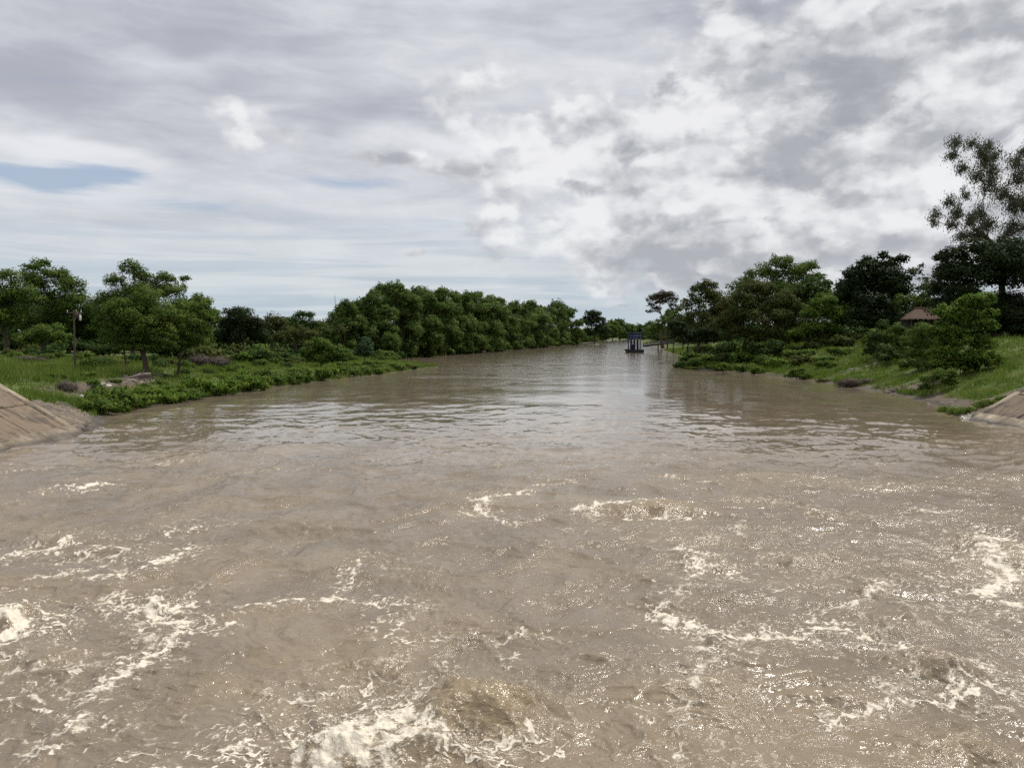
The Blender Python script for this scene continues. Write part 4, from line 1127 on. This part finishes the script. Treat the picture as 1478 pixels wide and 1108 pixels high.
def build_undergrowth():
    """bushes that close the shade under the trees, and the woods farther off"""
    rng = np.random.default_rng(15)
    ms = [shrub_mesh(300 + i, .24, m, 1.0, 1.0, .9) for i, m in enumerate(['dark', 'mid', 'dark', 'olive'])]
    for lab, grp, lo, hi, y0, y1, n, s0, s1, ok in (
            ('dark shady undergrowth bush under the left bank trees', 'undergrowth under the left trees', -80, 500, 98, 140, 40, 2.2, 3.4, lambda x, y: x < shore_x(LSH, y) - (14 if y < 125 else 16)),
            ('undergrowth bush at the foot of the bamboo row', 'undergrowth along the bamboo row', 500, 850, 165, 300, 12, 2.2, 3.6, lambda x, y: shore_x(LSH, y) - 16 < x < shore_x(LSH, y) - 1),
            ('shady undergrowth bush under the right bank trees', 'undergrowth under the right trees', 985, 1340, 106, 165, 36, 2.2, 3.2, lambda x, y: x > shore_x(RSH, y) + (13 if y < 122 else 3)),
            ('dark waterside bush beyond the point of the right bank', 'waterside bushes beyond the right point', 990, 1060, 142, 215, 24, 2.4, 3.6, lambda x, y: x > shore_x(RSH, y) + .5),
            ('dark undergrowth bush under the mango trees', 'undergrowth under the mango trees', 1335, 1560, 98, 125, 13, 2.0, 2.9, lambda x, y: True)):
        k = 0
        for _ in range(3000):
            if k >= n:
                break
            Y = rng.uniform(y0, y1)
            x = (rng.uniform(lo, hi) - CX) / F * Y
            if not ok(x, Y):
                continue
            s = rng.uniform(s0, s1)
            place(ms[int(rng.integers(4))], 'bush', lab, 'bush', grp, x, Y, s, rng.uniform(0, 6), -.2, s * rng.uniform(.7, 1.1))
            k += 1
    def wood(name, lab, pts, hgt, mat, seed):
        g = np.random.default_rng(seed)
        lob = []
        for (xa, ya), (xb, yb) in zip(pts[:-1], pts[1:]):
            L_ = math.hypot(xb - xa, yb - ya)
            for t in np.arange(0, 1, 4.2 / L_):
                for row in range(2):
                    x, y = xa + (xb - xa) * t + g.normal() * 3, ya + (yb - ya) * t + g.normal() * 3
                    z = gh(x, y)
                    hh = hgt * g.uniform(.6, 1.05)
                    lob.append(((x, y, z + hh * .70), (3.6, 3.6, hh * .34)))
                    lob.append(((x + g.normal() * 2, y + g.normal() * 2, z + hh * .28), (3.4, 3.4, hh * .34)))
        Lf = max(.75, math.hypot(*pts[0]) * .0032)
        v, q, at_, cc = foliage(lob, Lf, Lf * .6, g, cover=.75, sub=.45, inner=.1)
        o = link(name, mesh(name, v, q, MAT[mat], False, at_))
        o['kind'] = 'stuff'
        tag(o, lab, 'woods')
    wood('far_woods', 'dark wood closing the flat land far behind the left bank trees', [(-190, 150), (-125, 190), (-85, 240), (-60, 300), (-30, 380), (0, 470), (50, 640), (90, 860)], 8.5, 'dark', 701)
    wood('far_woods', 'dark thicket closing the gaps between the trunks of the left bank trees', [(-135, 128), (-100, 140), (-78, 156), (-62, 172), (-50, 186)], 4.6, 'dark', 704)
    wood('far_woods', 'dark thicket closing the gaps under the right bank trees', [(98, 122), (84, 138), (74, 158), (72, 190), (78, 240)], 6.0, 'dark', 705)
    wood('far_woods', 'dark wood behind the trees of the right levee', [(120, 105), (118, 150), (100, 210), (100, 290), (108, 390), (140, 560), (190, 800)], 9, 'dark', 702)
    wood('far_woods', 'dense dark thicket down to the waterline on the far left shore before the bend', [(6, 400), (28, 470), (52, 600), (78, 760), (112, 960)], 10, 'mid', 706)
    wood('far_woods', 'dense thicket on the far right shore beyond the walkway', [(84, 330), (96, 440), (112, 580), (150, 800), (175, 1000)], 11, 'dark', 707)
    wood('far_woods', 'low green wood where the river bends out of sight', [(40, 1180), (120, 1250), (200, 1250), (280, 1200)], 17, 'mid', 703)


def build_grass():
    rng = np.random.default_rng(9)
    def patch(n, xs, ys, P, dmin, dmax, hlo, hhi, w):
        y = rng.uniform(*ys, n)
        o = np.argsort(P[:, 1], kind='stable')
        sx = np.interp(y, P[o, 1], P[o, 0])
        d = dmin + (dmax - dmin) * rng.random(n) ** 1.3
        x = sx + xs * d
        keep = (fbm(x / 2.2, y / 2.2, 3, 301) + .25 + .5 * rng.random(n)) > .15
        keep &= ~((xs < 0) & (y < 44.8) & (d < 6)) & ~((xs > 0) & (y < 52.2) & (d < 6))
        keep &= ~((xs < 0) & (y < 50.5) & (d < 6.0 - (y - 44) * .5)) & ~((xs > 0) & (y < 57.5) & (d < 9.4 - (y - 51) * .95))
        keep &= bareness(x, y) < rng.uniform(.15, .75, n)
        x, y, d = x[keep], y[keep], d[keep]
        z = ground_h(x, y)
        hh = rng.uniform(hlo, hhi, len(x)) * (1 + .9 * fbm(x / 2, y / 2, 3, 311))
        hh = np.maximum(hh, .08)
        a = rng.uniform(0, 2 * np.pi, len(x))
        ww = w * rng.uniform(.6, 1.3, len(x))
        b = np.stack([np.cos(a) * ww, np.sin(a) * ww, 0 * a], 1)
        lean = rng.normal(size=(len(x), 2)) * .28
        p = np.stack([x, y, z - .03], 1)
        tip = p + np.stack([lean[:, 0] * hh, lean[:, 1] * hh, hh], 1)
        v = np.stack([p - b, p + b, tip], 1).reshape(-1, 3)
        cl = np.clip(.42 + .85 * fbm(x / 2.6, y / 2.6, 4, 321) + .15 * rng.normal(size=len(x)), 0, 1)
        return v, np.repeat(rng.random(len(x)), 3), np.repeat(cl, 3)
    parts = [patch(70000, -1, (44, 95), LSH, .5, 38, .22, .55, .035), patch(45000, -1, (85, 146), LSH, .2, 30, .2, .55, .05), patch(20000, -1, (146, 230), LSH, .2, 12, .3, .7, .10),
             patch(80000, 1, (50, 100), RSH, .7, 34, .18, .50, .035), patch(40000, 1, (95, 140), RSH, .4, 24, .2, .6, .05), patch(16000, 1, (140, 300), RSH, .3, 16, .3, .7, .12), patch(9000, -1, (52, 72), LSH, 8, 26, .5, .95, .03)]
    v = np.concatenate([p[0] for p in parts])
    o = link('grass', mesh('grass', v, np.arange(len(v)).reshape(-1, 3), MAT['grass'], False, {'tint': np.concatenate([p[1] for p in parts]), 'clump': np.concatenate([p[2] for p in parts])}))
    o['kind'] = 'stuff'
    tag(o, 'green grass growing over both river banks', 'grass')


# ------------------------------------------------------------------ concrete slopes, stones and man-made things
def concrete(name, a, b, dirt=(.12, .10, .08)):
    m, nt, out = material(name)
    P = nt.obj()
    n1 = nt.noise(P, .9, 6, .65, .4)
    n2 = nt.noise(P, 7, 6, .7)
    n3 = nt.noise(nt.scale(P, (.5, 2.4, 1)), 1.0, 5, .6, .3)
    c = nt.mix(n2, a, b)
    c = nt.mix(nt.ss(.46, .62, n1) * .8, c, dirt)
    c = nt.mix(nt.ss(.52, .66, n3) * .6, c, tuple(x * 1.3 for x in b))
    n4 = nt.noise(nt.scale(P, (.7, 3.5, .7)), 1.0, 6, .7, .2)
    c = nt.mix(nt.ss(.55, .68, n4) * .65, c, tuple(x * .8 for x in dirt))
    c = nt.mix(nt.ss(.62, .70, nt.noise(P, 3.2, 5, .7)) * .7, c, tuple(x * .6 for x in dirt))
    z = nt.sep(nt.pos())[2]
    wet = nt.ss(.34, .10, z + (n1 - .5) * .5)
    c = nt.mix(wet * .75, c, (.055, .045, .035))
    bs = principled(nt, c, nt.mix(wet, (.9, .9, .9), (.35, .35, .35)), .3, bump(nt, n2 * .6 + n1, .06))
    nt.put(out.inputs[0], bs.outputs[0])
    return m


def build_revetments():
    slab_m = concrete('weathered_concrete', (.150, .112, .078), (.245, .190, .135), (.085, .070, .056))
    beam_m = concrete('pale_concrete', (.25, .20, .14), (.36, .30, .22), (.13, .11, .085))
    rough_m = concrete('grouted_rubble', (.115, .092, .07), (.23, .19, .145), (.06, .052, .045))
    rng = np.random.default_rng(33)
    for side, x0, yend, lab in ((-1, -24, 43.2, 'weathered concrete slope with pale edge beams on the left bank'), (1, 30, 50.5, 'weathered brown concrete slope with a dark wet foot on the right bank')):
        root = thing('concrete_slope', lab, 'river embankment', (x0, yend, 0))
        sl = .60
        def S_(d, y, lift=0.0):          # a point on the slope: d metres from the toe
            return (side * d, y - yend, sl * d - .08 + lift)
        ys = np.arange(yend - .55, 14, -3.1)
        for k, y1 in enumerate(ys):
            y0 = y1 - 2.97
            for d0, d1 in ((.92, 2.97), (3.09, 5.15)):
                nx, ny = 14, 14
                dd, yy = np.meshgrid(np.linspace(d0, d1, nx), np.linspace(y0, y1, ny))
                lift = .02 * fbm(dd * 1.3, yy * 1.3, 3, 401) + rng.uniform(-.012, .012) - .03 * (np.minimum(np.minimum(dd - d0, d1 - dd), np.minimum(yy - y0, y1 - yy)) < .05)
                V = np.stack([side * dd, yy - yend, sl * dd - .08 + lift], -1).reshape(-1, 3)
                i = (np.arange(ny - 1)[:, None] * nx + np.arange(nx - 1)[None]).ravel()
                q = np.stack([i, i + 1, i + nx + 1, i + nx], 1)
                if side < 0:
                    q = q[:, ::-1]
                mb = MB()
                mb.add(V, q)
                c8 = [S_(d0, y0, -.2), S_(d1, y0, -.2), S_(d1, y1, -.2), S_(d0, y1, -.2), S_(d0, y0, -.035), S_(d1, y0, -.035), S_(d1, y1, -.035), S_(d0, y1, -.035)]
                mb.hexa(c8)
                mb.build('slab', slab_m, root)
        def beam(name, d0, d1, y0, y1, lift):
            mb = MB()
            n = max(2, int(abs(y1 - y0) / 3.0), int((d1 - d0) / 2.4))
            for k in range(n):
                if abs(y1 - y0) > (d1 - d0):
                    a, b = y0 + (y1 - y0) * k / n + .012, y0 + (y1 - y0) * (k + 1) / n - .012
                    e0, e1 = d0, d1
                else:
                    a, b = y0, y1
                    e0, e1 = d0 + (d1 - d0) * k / n + .01, d0 + (d1 - d0) * (k + 1) / n - .01
                j = rng.uniform(-.01, .01)
                mb.hexa([S_(e0, a, -.35), S_(e1, a, -.35), S_(e1, b, -.35), S_(e0, b, -.35), S_(e0, a, lift + j), S_(e1, a, lift + j), S_(e1, b, lift + j), S_(e0, b, lift + j)])
            mb.build(name, beam_m, root)
        beam('edge_beam', .92, 5.4, yend - .50, yend, .06)
        beam('toe_beam', -.15, .88, 14, yend, .05)
        beam('crest_beam', 5.18, 5.5, 14, yend - .55, .06)
        # grouted stone apron that wraps round the end of the slabs
        nv, nu = 44, 60
        P = LSH if side < 0 else RSH
        yl = 8.8 if side < 0 else 5.5
        V = []
        for a in np.linspace(0, 1, nv):
            y = yend + .03 + a * yl
            sx = shore_x(P, y)
            dm = (6.4 - a * 3.6) if side < 0 else (9.0 - a * 4.5)
            for d in np.linspace(-.4, dm, nu):
                x = sx + side * d
                V.append((x, y, 0))
        V = np.array(V)
        hz = ground_h(V[:, 0], V[:, 1])
        vor = 1 - np.abs(fbm(V[:, 0] * 1.6, V[:, 1] * 1.6, 3, 411))
        dcol = np.tile(np.linspace(-.4, 7, nu), nv)
        V[:, 2] = np.maximum(hz, -.3) + .05 + .22 * (vor ** 2 - .5) - .16 * (dcol < -.2)
        V[:, 2] = np.where(np.arange(len(V)) // nu == 0, V[:, 2] - .05, V[:, 2])
        i = (np.arange(nv - 1)[:, None] * nu + np.arange(nu - 1)[None]).ravel()
        q = np.stack([i, i + nu, i + nu + 1, i + 1], 1)
        if side < 0:
            q = q
        else:
            q = q[:, ::-1]
        link('stone_apron', mesh('stone_apron', V - np.array([x0, yend, 0]), q, rough_m, False), root)


def rock_mesh(seed, mat):
    import bmesh
    rng = np.random.default_rng(seed)
    bm = bmesh.new()
    bmesh.ops.create_icosphere(bm, subdivisions=2, radius=1)
    ax = rng.uniform(.65, 1.2, 3) * np.array([1.1, .9, .6])
    for k in range(9):                      # chip flat faces off
        n = unit(1, rng)[0]
        dd = rng.uniform(.55, .85)
        for v in bm.verts:
            c = np.array(v.co)
            e = c @ n - dd
            if e > 0:
                v.co = Vector(c - n * e)
    for v in bm.verts:
        c = np.array(v.co) + rng.normal(size=3) * .03
        v.co = Vector(c * ax)
    me = bpy.data.meshes.new('stone')
    bm.to_mesh(me)
    bm.free()
    me.materials.append(mat)
    return me


def build_rocks():
    rng = np.random.default_rng(44)
    gm = plain('grey_stone', (.21, .185, .155), .9, .2, .35, 4)
    pm = plain('pale_stone', (.50, .46, .40), .85, .2, .25, 4)
    dm = plain('dark_stone', (.105, .088, .072), .9, .2, .4, 4)
    G, Pm, D = [rock_mesh(500 + i, gm) for i in range(4)], [rock_mesh(510 + i, pm) for i in range(2)], [rock_mesh(520 + i, dm) for i in range(4)]
    def scatter(n, pts, sx, sy, meshes, smin, smax, label, group):
        P = np.array(pts, float)
        for _ in range(n):
            k = int(rng.integers(len(P)))
            px, py = P[k] + (rng.normal() * sx, rng.normal() * sy)
            Y = hit(px, py)
            x = (px - CX) / F * Y
            s = smin + (smax - smin) * rng.random() ** 2
            place(meshes[int(rng.integers(len(meshes)))], 'stone', label, 'stone', group, x, Y, s, rng.uniform(0, 6), -.15 * s)
    scatter(95, [(125, 562), (145, 557), (165, 552), (190, 547), (215, 542)], 11, 5, G + D[:2], .16, .48, 'broken stone in the rubble heap on the left bank', 'broken stones on the left bank')
    scatter(16, [(125, 562), (150, 556), (178, 549), (200, 545)], 11, 5, Pm, .12, .34, 'whitish broken stone in the rubble heap on the left bank', 'whitish stones on the left bank')
    scatter(34, [(50, 565), (75, 575), (92, 584), (110, 592), (122, 598)], 8, 6, G + D, .10, .32, 'loose stone on the rough apron beside the left concrete slope', 'stones on the left apron')
    scatter(14, [(134, 600), (128, 607), (120, 615)], 4, 4, D, .12, .30, 'dark wet stone at the water edge of the left concrete slope', 'wet stones at the left slope')
    scatter(40, [(1280, 566), (1295, 564), (1310, 561), (1325, 560), (1305, 570)], 9, 4, D, .15, .5, 'dark broken stone in the bare patch at the right waterline', 'dark stones at the right waterline')
    scatter(60, [(1186, 548), (1200, 543), (1216, 538), (1232, 533), (1248, 528), (1262, 524)], 5, 2, G, .14, .36, 'grey stone in the gully running down the right bank', 'gully stones on the right bank')
    scatter(40, [(1345, 580), (1362, 584), (1380, 587), (1396, 590), (1412, 582), (1430, 570), (1448, 560)], 8, 5, D + G, .12, .34, 'stone on the rough apron beside the right concrete slope', 'stones on the right apron')
    scatter(12, [(1100, 540), (1125, 542), (1150, 545)], 10, 1.5, G, .12, .3, 'small stone along the right shore below the creeper mounds', 'shore stones on the right')
    tag(link('stone', Pm[0], None, (aty(1155, 512, 92)[0], 92, gh(aty(1155, 512, 92)[0], 92))), 'single pale boulder high on the grassy right bank slope', 'stone').scale = (.45, .4, .5)
    tag(link('stone', D[1], None, (aty(1074, 536, 110)[0], 111, gh(aty(1074, 536, 110)[0], 111))), 'single dark boulder at the waterline of the right bank', 'stone').scale = (.4, .4, .6)
    # pale fallen log
    b = np.array([(196 - CX) / F * 70, 70, 0])
    b[2] = gh(b[0], b[1]) + .16
    mb = MB()
    t = np.linspace(-1, 1, 9)
    mb.tube(np.stack([t * 1.25, t * .25, .10 + .20 * t + .05 * np.sin(t * 4)], 1), [.04, .10, .13, .15, .16, .15, .16, .17, .12], 9)
    mb.tube([(.4, .1, .2), (.7, -.1, .55), (.9, -.2, .75)], [.07, .05, .02], 6)
    tag(mb.build('fallen_log', MAT['pale'], None, b, True), 'pale fallen log lying in the grass left of the short dark trunk', 'log')


def build_manmade():
    wood = bark('weathered_wood', (.06, .05, .04), (.12, .10, .08))
    steel = plain('galvanised_steel', (.38, .39, .40), .45, .5, .15, 6, .4)
    white = plain('white_porcelain', (.80, .80, .78), .3, .5, .06)
    # utility pole
    x, Y = (108 - CX) / F * 70, 70.0
    z = gh(x, Y)
    top = aty(108, 447, Y)[2] - z
    r = thing('utility_pole', 'weathered utility pole with a crossarm and white insulators on the left bank', 'utility pole', (x, Y, z))
    mb = MB(); mb.tube([(0, 0, -.4), (.02, 0, top * .5), (.05, 0, top)], [.095, .08, .065], 10); mb.build('pole', wood, r, smooth=True)
    mb = MB(); mb.box(-.62, .82, -.045, .045, top - .35, top - .22); mb.build('crossarm', wood, r)
    mb = MB(); mb.tube([(.1, -.075, top - 1.0), (.6, -.075, top - .36)], .022, 5); mb.build('brace', steel, r)
    for ix in (-.52, .28, .72):
        mb = MB(); mb.tube([(ix, 0, top - .22), (ix, 0, top - .17), (ix, 0, top - .13), (ix, 0, top - .09), (ix, 0, top - .03)], [.02, .04, .028, .04, .02], 10); mb.build('insulator', white, r, smooth=True)
    mb = MB()
    mb.tube([(.66, -.05, top - .98), (.66, -.05, top - .92), (.66, -.05, top - .55), (.66, -.05, top - .45)], [.04, .09, .09, .05], 14)
    mb.tube([(.66, -.05, top - .47), (.66, -.05, top - .34)], .03, 6)
    mb.build('meter_box', white, r, smooth=True)
    mb = MB(); mb.box(.22, .46, -.2, .04, top - .75, top - .2); mb.box(.24, .46, -.22, .02, top - .2, top - .12); mb.build('transformer_box', plain('rusty_steel', (.10, .06, .045), .8, .3, .4, 6), r)
    # radio mast
    Y = 260.0
    x = (487 - CX) / F * Y
    z = gh(x, Y)
    top = aty(484, 428, Y)[2] - z
    r = thing('radio_mast', 'very thin pale radio mast standing left of the bamboo row', 'mast', (x, Y, z))
    mb = MB()
    for a in (0, 2.1, 4.2):
        mb.tube([(math.cos(a) * .16, math.sin(a) * .16, -.3), (math.cos(a) * .1 - .55, math.sin(a) * .1, top)], .035, 5)
    k = 0
    for zz in np.arange(.8, top - .8, .9):
        a0, a1 = k * 2.1, k * 2.1 + 2.1
        o = -.55 * zz / top
        mb.tube([(math.cos(a0) * .14 + o, math.sin(a0) * .14, zz), (math.cos(a1) * .14 + o, math.sin(a1) * .14, zz + .8)], .022, 4)
        k += 1
    mb.build('lattice', steel, r)
    mb = MB(); mb.tube([(-.55, 0, top), (-.55, 0, top + 1.1)], .025, 5); mb.tube([(-.95, 0, top + .2), (-.15, 0, top + .2)], .03, 5); mb.build('antenna', steel, r)
    # short posts with a wire behind the brown trees
    # blue pump pontoon
    blue = plain('blue_painted_steel', (.014, .022, .085), .5, .5, .2, 5)
    dblue = plain('dark_blue_steel', (.012, .018, .06), .55, .5, .2, 5)
    black = plain('tarred_hull', (.018, .017, .018), .6, .4, .3, 4)
    Y = 256.0
    x = (915.5 - CX) / F * Y
    k = Y / F
    r = thing('pump_pontoon', 'dark blue floating pump tower moored on the river before the bend', 'pontoon', (x, Y, 0), None, R(4))
    hw = 12.0 * k
    hull = MB()
    nn = 9
    prof = [(-hw - .25, 1.55), (-hw + .25, .55), (-hw + .55, -.35), (hw - .30, -.35), (hw - .05, .45), (hw, 1.35)]
    V, Q = [], []
    for yy in (-2.3, 2.3):
        V += [(a, yy, b * .75) for a, b in prof]
    n = len(prof)
    Q = [[i, i + 1, n + i + 1, n + i] for i in range(n - 1)]
    hull.add(V, Q)
    for yy0 in (0, n):
        hull.add([V[yy0 + i] for i in range(n)], [[0, 1, 4, 5], [1, 2, 3, 4]])
    hull.box(-hw - .22, hw - .02, -2.29, 2.29, .86, 1.0)
    hull.build('hull', black, r)
    d = MB(); d.box(-hw - .15, hw - .05, -2.2, 2.2, 1.004, 1.08); d.build('deck', dblue, r)
    top = aty(915, 480.5, Y)[2]
    zs = 1.08
    xs = np.array([-7.2, -2.6, 2.0, 6.6]) * k
    for xx in xs:
        for yy in (-1.7, 1.7):
            c = MB(); c.box(xx - .13, xx + .13, yy - .13, yy + .13, zs, top - .2)
            c.box(xx - .24, xx + .24, yy - .24, yy + .24, zs, zs + .10)
            c.build('column', blue, r)
    fr = MB()
    for zz in (top - .2, top - 1.25, top - 2.1):
        for yy in (-1.7, 1.7):
            fr.box(xs[0] - .34, xs[-1] + .34, yy - .16, yy + .16, zz, zz + .30)
        for xx in xs:
            fr.box(xx - .11, xx + .11, -1.5, 1.5, zz + .02, zz + .26)
    fr.build('top_frame', blue, r)
    for i in range(3):
        xm = (xs[i] + xs[i + 1]) / 2
        for yy in (-1.55,):
            mt = MB(); mt.tube([(xm, yy, top - 1.9), (xm, yy, top - 1.75), (xm, yy, top - .8), (xm, yy, top - .6)], [.10, .27, .27, .12], 12); mt.build('motor', dblue, r, smooth=True)
            pp = MB(); pp.tube([(xm, yy + .6, -.3), (xm, yy + .6, top - 2.1)], .15, 10); pp.tube([(xm, yy + .6, 2.1), (xm, yy + .6, 2.3)], .24, 10); pp.build('pump_pipe', blue, r, smooth=True)
    rl = MB()
    for xx in np.linspace(-hw - .05, hw - .15, 8):
        rl.tube([(xx, -2.12, 1.08), (xx, -2.12, 2.1)], .03, 5)
    for zz in (1.6, 2.1):
        rl.tube([(-hw - .05, -2.12, zz), (hw - .15, -2.12, zz)], .03, 5)
    rl.build('railing', dblue, r)
    ct = MB(); ct.box(-.9, .1, -.6, .5, 1.083, 2.7); ct.box(-1.0, .2, -.7, .6, 2.703, 2.8); ct.build('control_cabinet', dblue, r)
    # walkway from the pontoon to the bank
    a, b = aty(929, 499.5, 256), aty(972, 494.5, 246)
    mid = (a + b) / 2
    w = thing('walkway', 'dark steel walkway sloping from the blue pump tower up to the right bank', 'walkway', (a[0], a[1], a[2]))
    e = b - a
    def at(t, dy, dz): return (e[0] * t, e[1] * t + dy, e[2] * t + dz)
    g = MB()
    for dy in (-.7, .7):
        g.tube([at(0, dy, 0), at(1, dy, 0)], .24, 6); g.tube([at(0, dy, 1.0), at(1, dy, 1.0)], .10, 6)
        for t in np.linspace(0, 1, 9):
            g.tube([at(t, dy, 0), at(t, dy, 1.0)], .07, 5)
        for t in np.linspace(0, .875, 8):
            g.tube([at(t, dy, 0), at(t + .125, dy, 1.0)], .06, 4)
    g.build('truss', black, w)
    g = MB(); g.hexa([at(0, -.68, .12), at(1, -.68, .12), at(1, .68, .12), at(0, .68, .12), at(0, -.68, .30), at(1, -.68, .30), at(1, .68, .30), at(0, .68, .30)]); g.build('deck', dblue, w)
    g = MB()
    for t in (.5, 1.0):
        p = at(t, 0, 0)
        zg = gh(a[0] + p[0], a[1] + p[1]) - a[2]
        for dy in (-.6, .6):
            g.tube([(p[0], p[1] + dy, min(zg, -.1) - .3), (p[0], p[1] + dy, p[2])], .09, 6)
    g.build('support', black, w)
    # white bundle on the bank
    p = onz(950, 503, 1.0)
    mb = rock_mesh(77, plain('white_sheet', (.78, .77, .74), .6, .3, .08))
    o = link('white_bundle', mb, None, (p[0], 240, gh(p[0], 240) + .25))
    o.location.x = (950 - CX) / F * 240
    o.location.z = gh(o.location.x, 240) + .3
    o.scale = (.55, .5, .9)
    tag(o, 'small white bundle lying on the grassy bank below the steel walkway', 'bundle')
    # thatched hut
    Y = 108.0
    x = (1328 - CX) / F * Y
    k = Y / F
    z = gh(x, Y)
    thatch = bark('dry_thatch', (.085, .058, .043), (.165, .115, .085))
    hut = thing('thatched_hut', 'low open hut with a brown thatched roof half hidden by bushes on the right bank', 'hut', (x, Y, z), None, R(-8))
    ze, zr = aty(1328, 460, Y)[2] - z, aty(1328, 445, Y)[2] - z
    hx, hy, rx_ = 2.2, 2.0, .9
    rng = np.random.default_rng(3)
    m = 26
    V, Q, s = [], [], 0
    def slope(p00, p10, p11, p01):
        nonlocal s
        p00, p10, p11, p01 = map(np.array, (p00, p10, p11, p01))
        uu, vv = np.meshgrid(np.linspace(0, 1, m), np.linspace(0, 1, 14))
        P = (p00 * (1 - uu[..., None]) + p10 * uu[..., None]) * (1 - vv[..., None]) + (p01 * (1 - uu[..., None]) + p11 * uu[..., None]) * vv[..., None]
        P[..., 2] += rng.normal(size=uu.shape) * .025 - .06 * np.sin(vv * np.pi)
        P[0, :, 2] -= rng.uniform(0, .22, m)
        V.append(P.reshape(-1, 3))
        i = (np.arange(13)[:, None] * m + np.arange(m - 1)[None]).ravel()
        Q.append(np.stack([i, i + 1, i + m + 1, i + m], 1) + s)
        s += m * 14
    A, B, C_, D_ = (-hx, -hy, ze), (hx, -hy, ze), (hx, hy, ze), (-hx, hy, ze)
    E, G_ = (-rx_, 0, zr), (rx_, 0, zr)
    slope(A, B, G_, E); slope(C_, D_, E, G_); slope(B, C_, G_, G_); slope(D_, A, E, E)
    link('roof', mesh('roof', np.concatenate(V), np.concatenate(Q), thatch), hut)
    mb = MB(); mb.tube([(-rx_ - .12, 0, zr + .02), (rx_ + .12, 0, zr + .02)], .10, 8); mb.build('ridge', thatch, hut, smooth=True)
    for px in (-1.9, 1.9):
        for py in (-1.7, 1.7):
            mb = MB(); mb.tube([(px, py, -.3), (px, py, ze + .1)], .06, 7); mb.build('post', wood, hut, smooth=True)
    mb = MB(); mb.box(-1.8, 1.8, 1.62, 1.68, 0, ze - .1); mb.build('wall', wood, hut)
    # stray twig trunk leaning at the left bank

# ------------------------------------------------------------------ run
SC.cycles.sample_clamp_indirect = 4
SC.cycles.use_denoising = False
SC.cycles.max_bounces = 5
SC.cycles.diffuse_bounces = 2
SC.cycles.glossy_bounces = 2
SC.cycles.transmission_bounces = 2
SC.cycles.transparent_max_bounces = 4
SC.cycles.caustics_reflective = False
SC.cycles.caustics_refractive = False
build_world()
build_light_camera()
build_ground()
build_water()
build_materials()
build_left_trees()
build_right_trees()
build_shrubs()
build_undergrowth()
build_grass()
build_revetments()
build_rocks()
build_manmade()
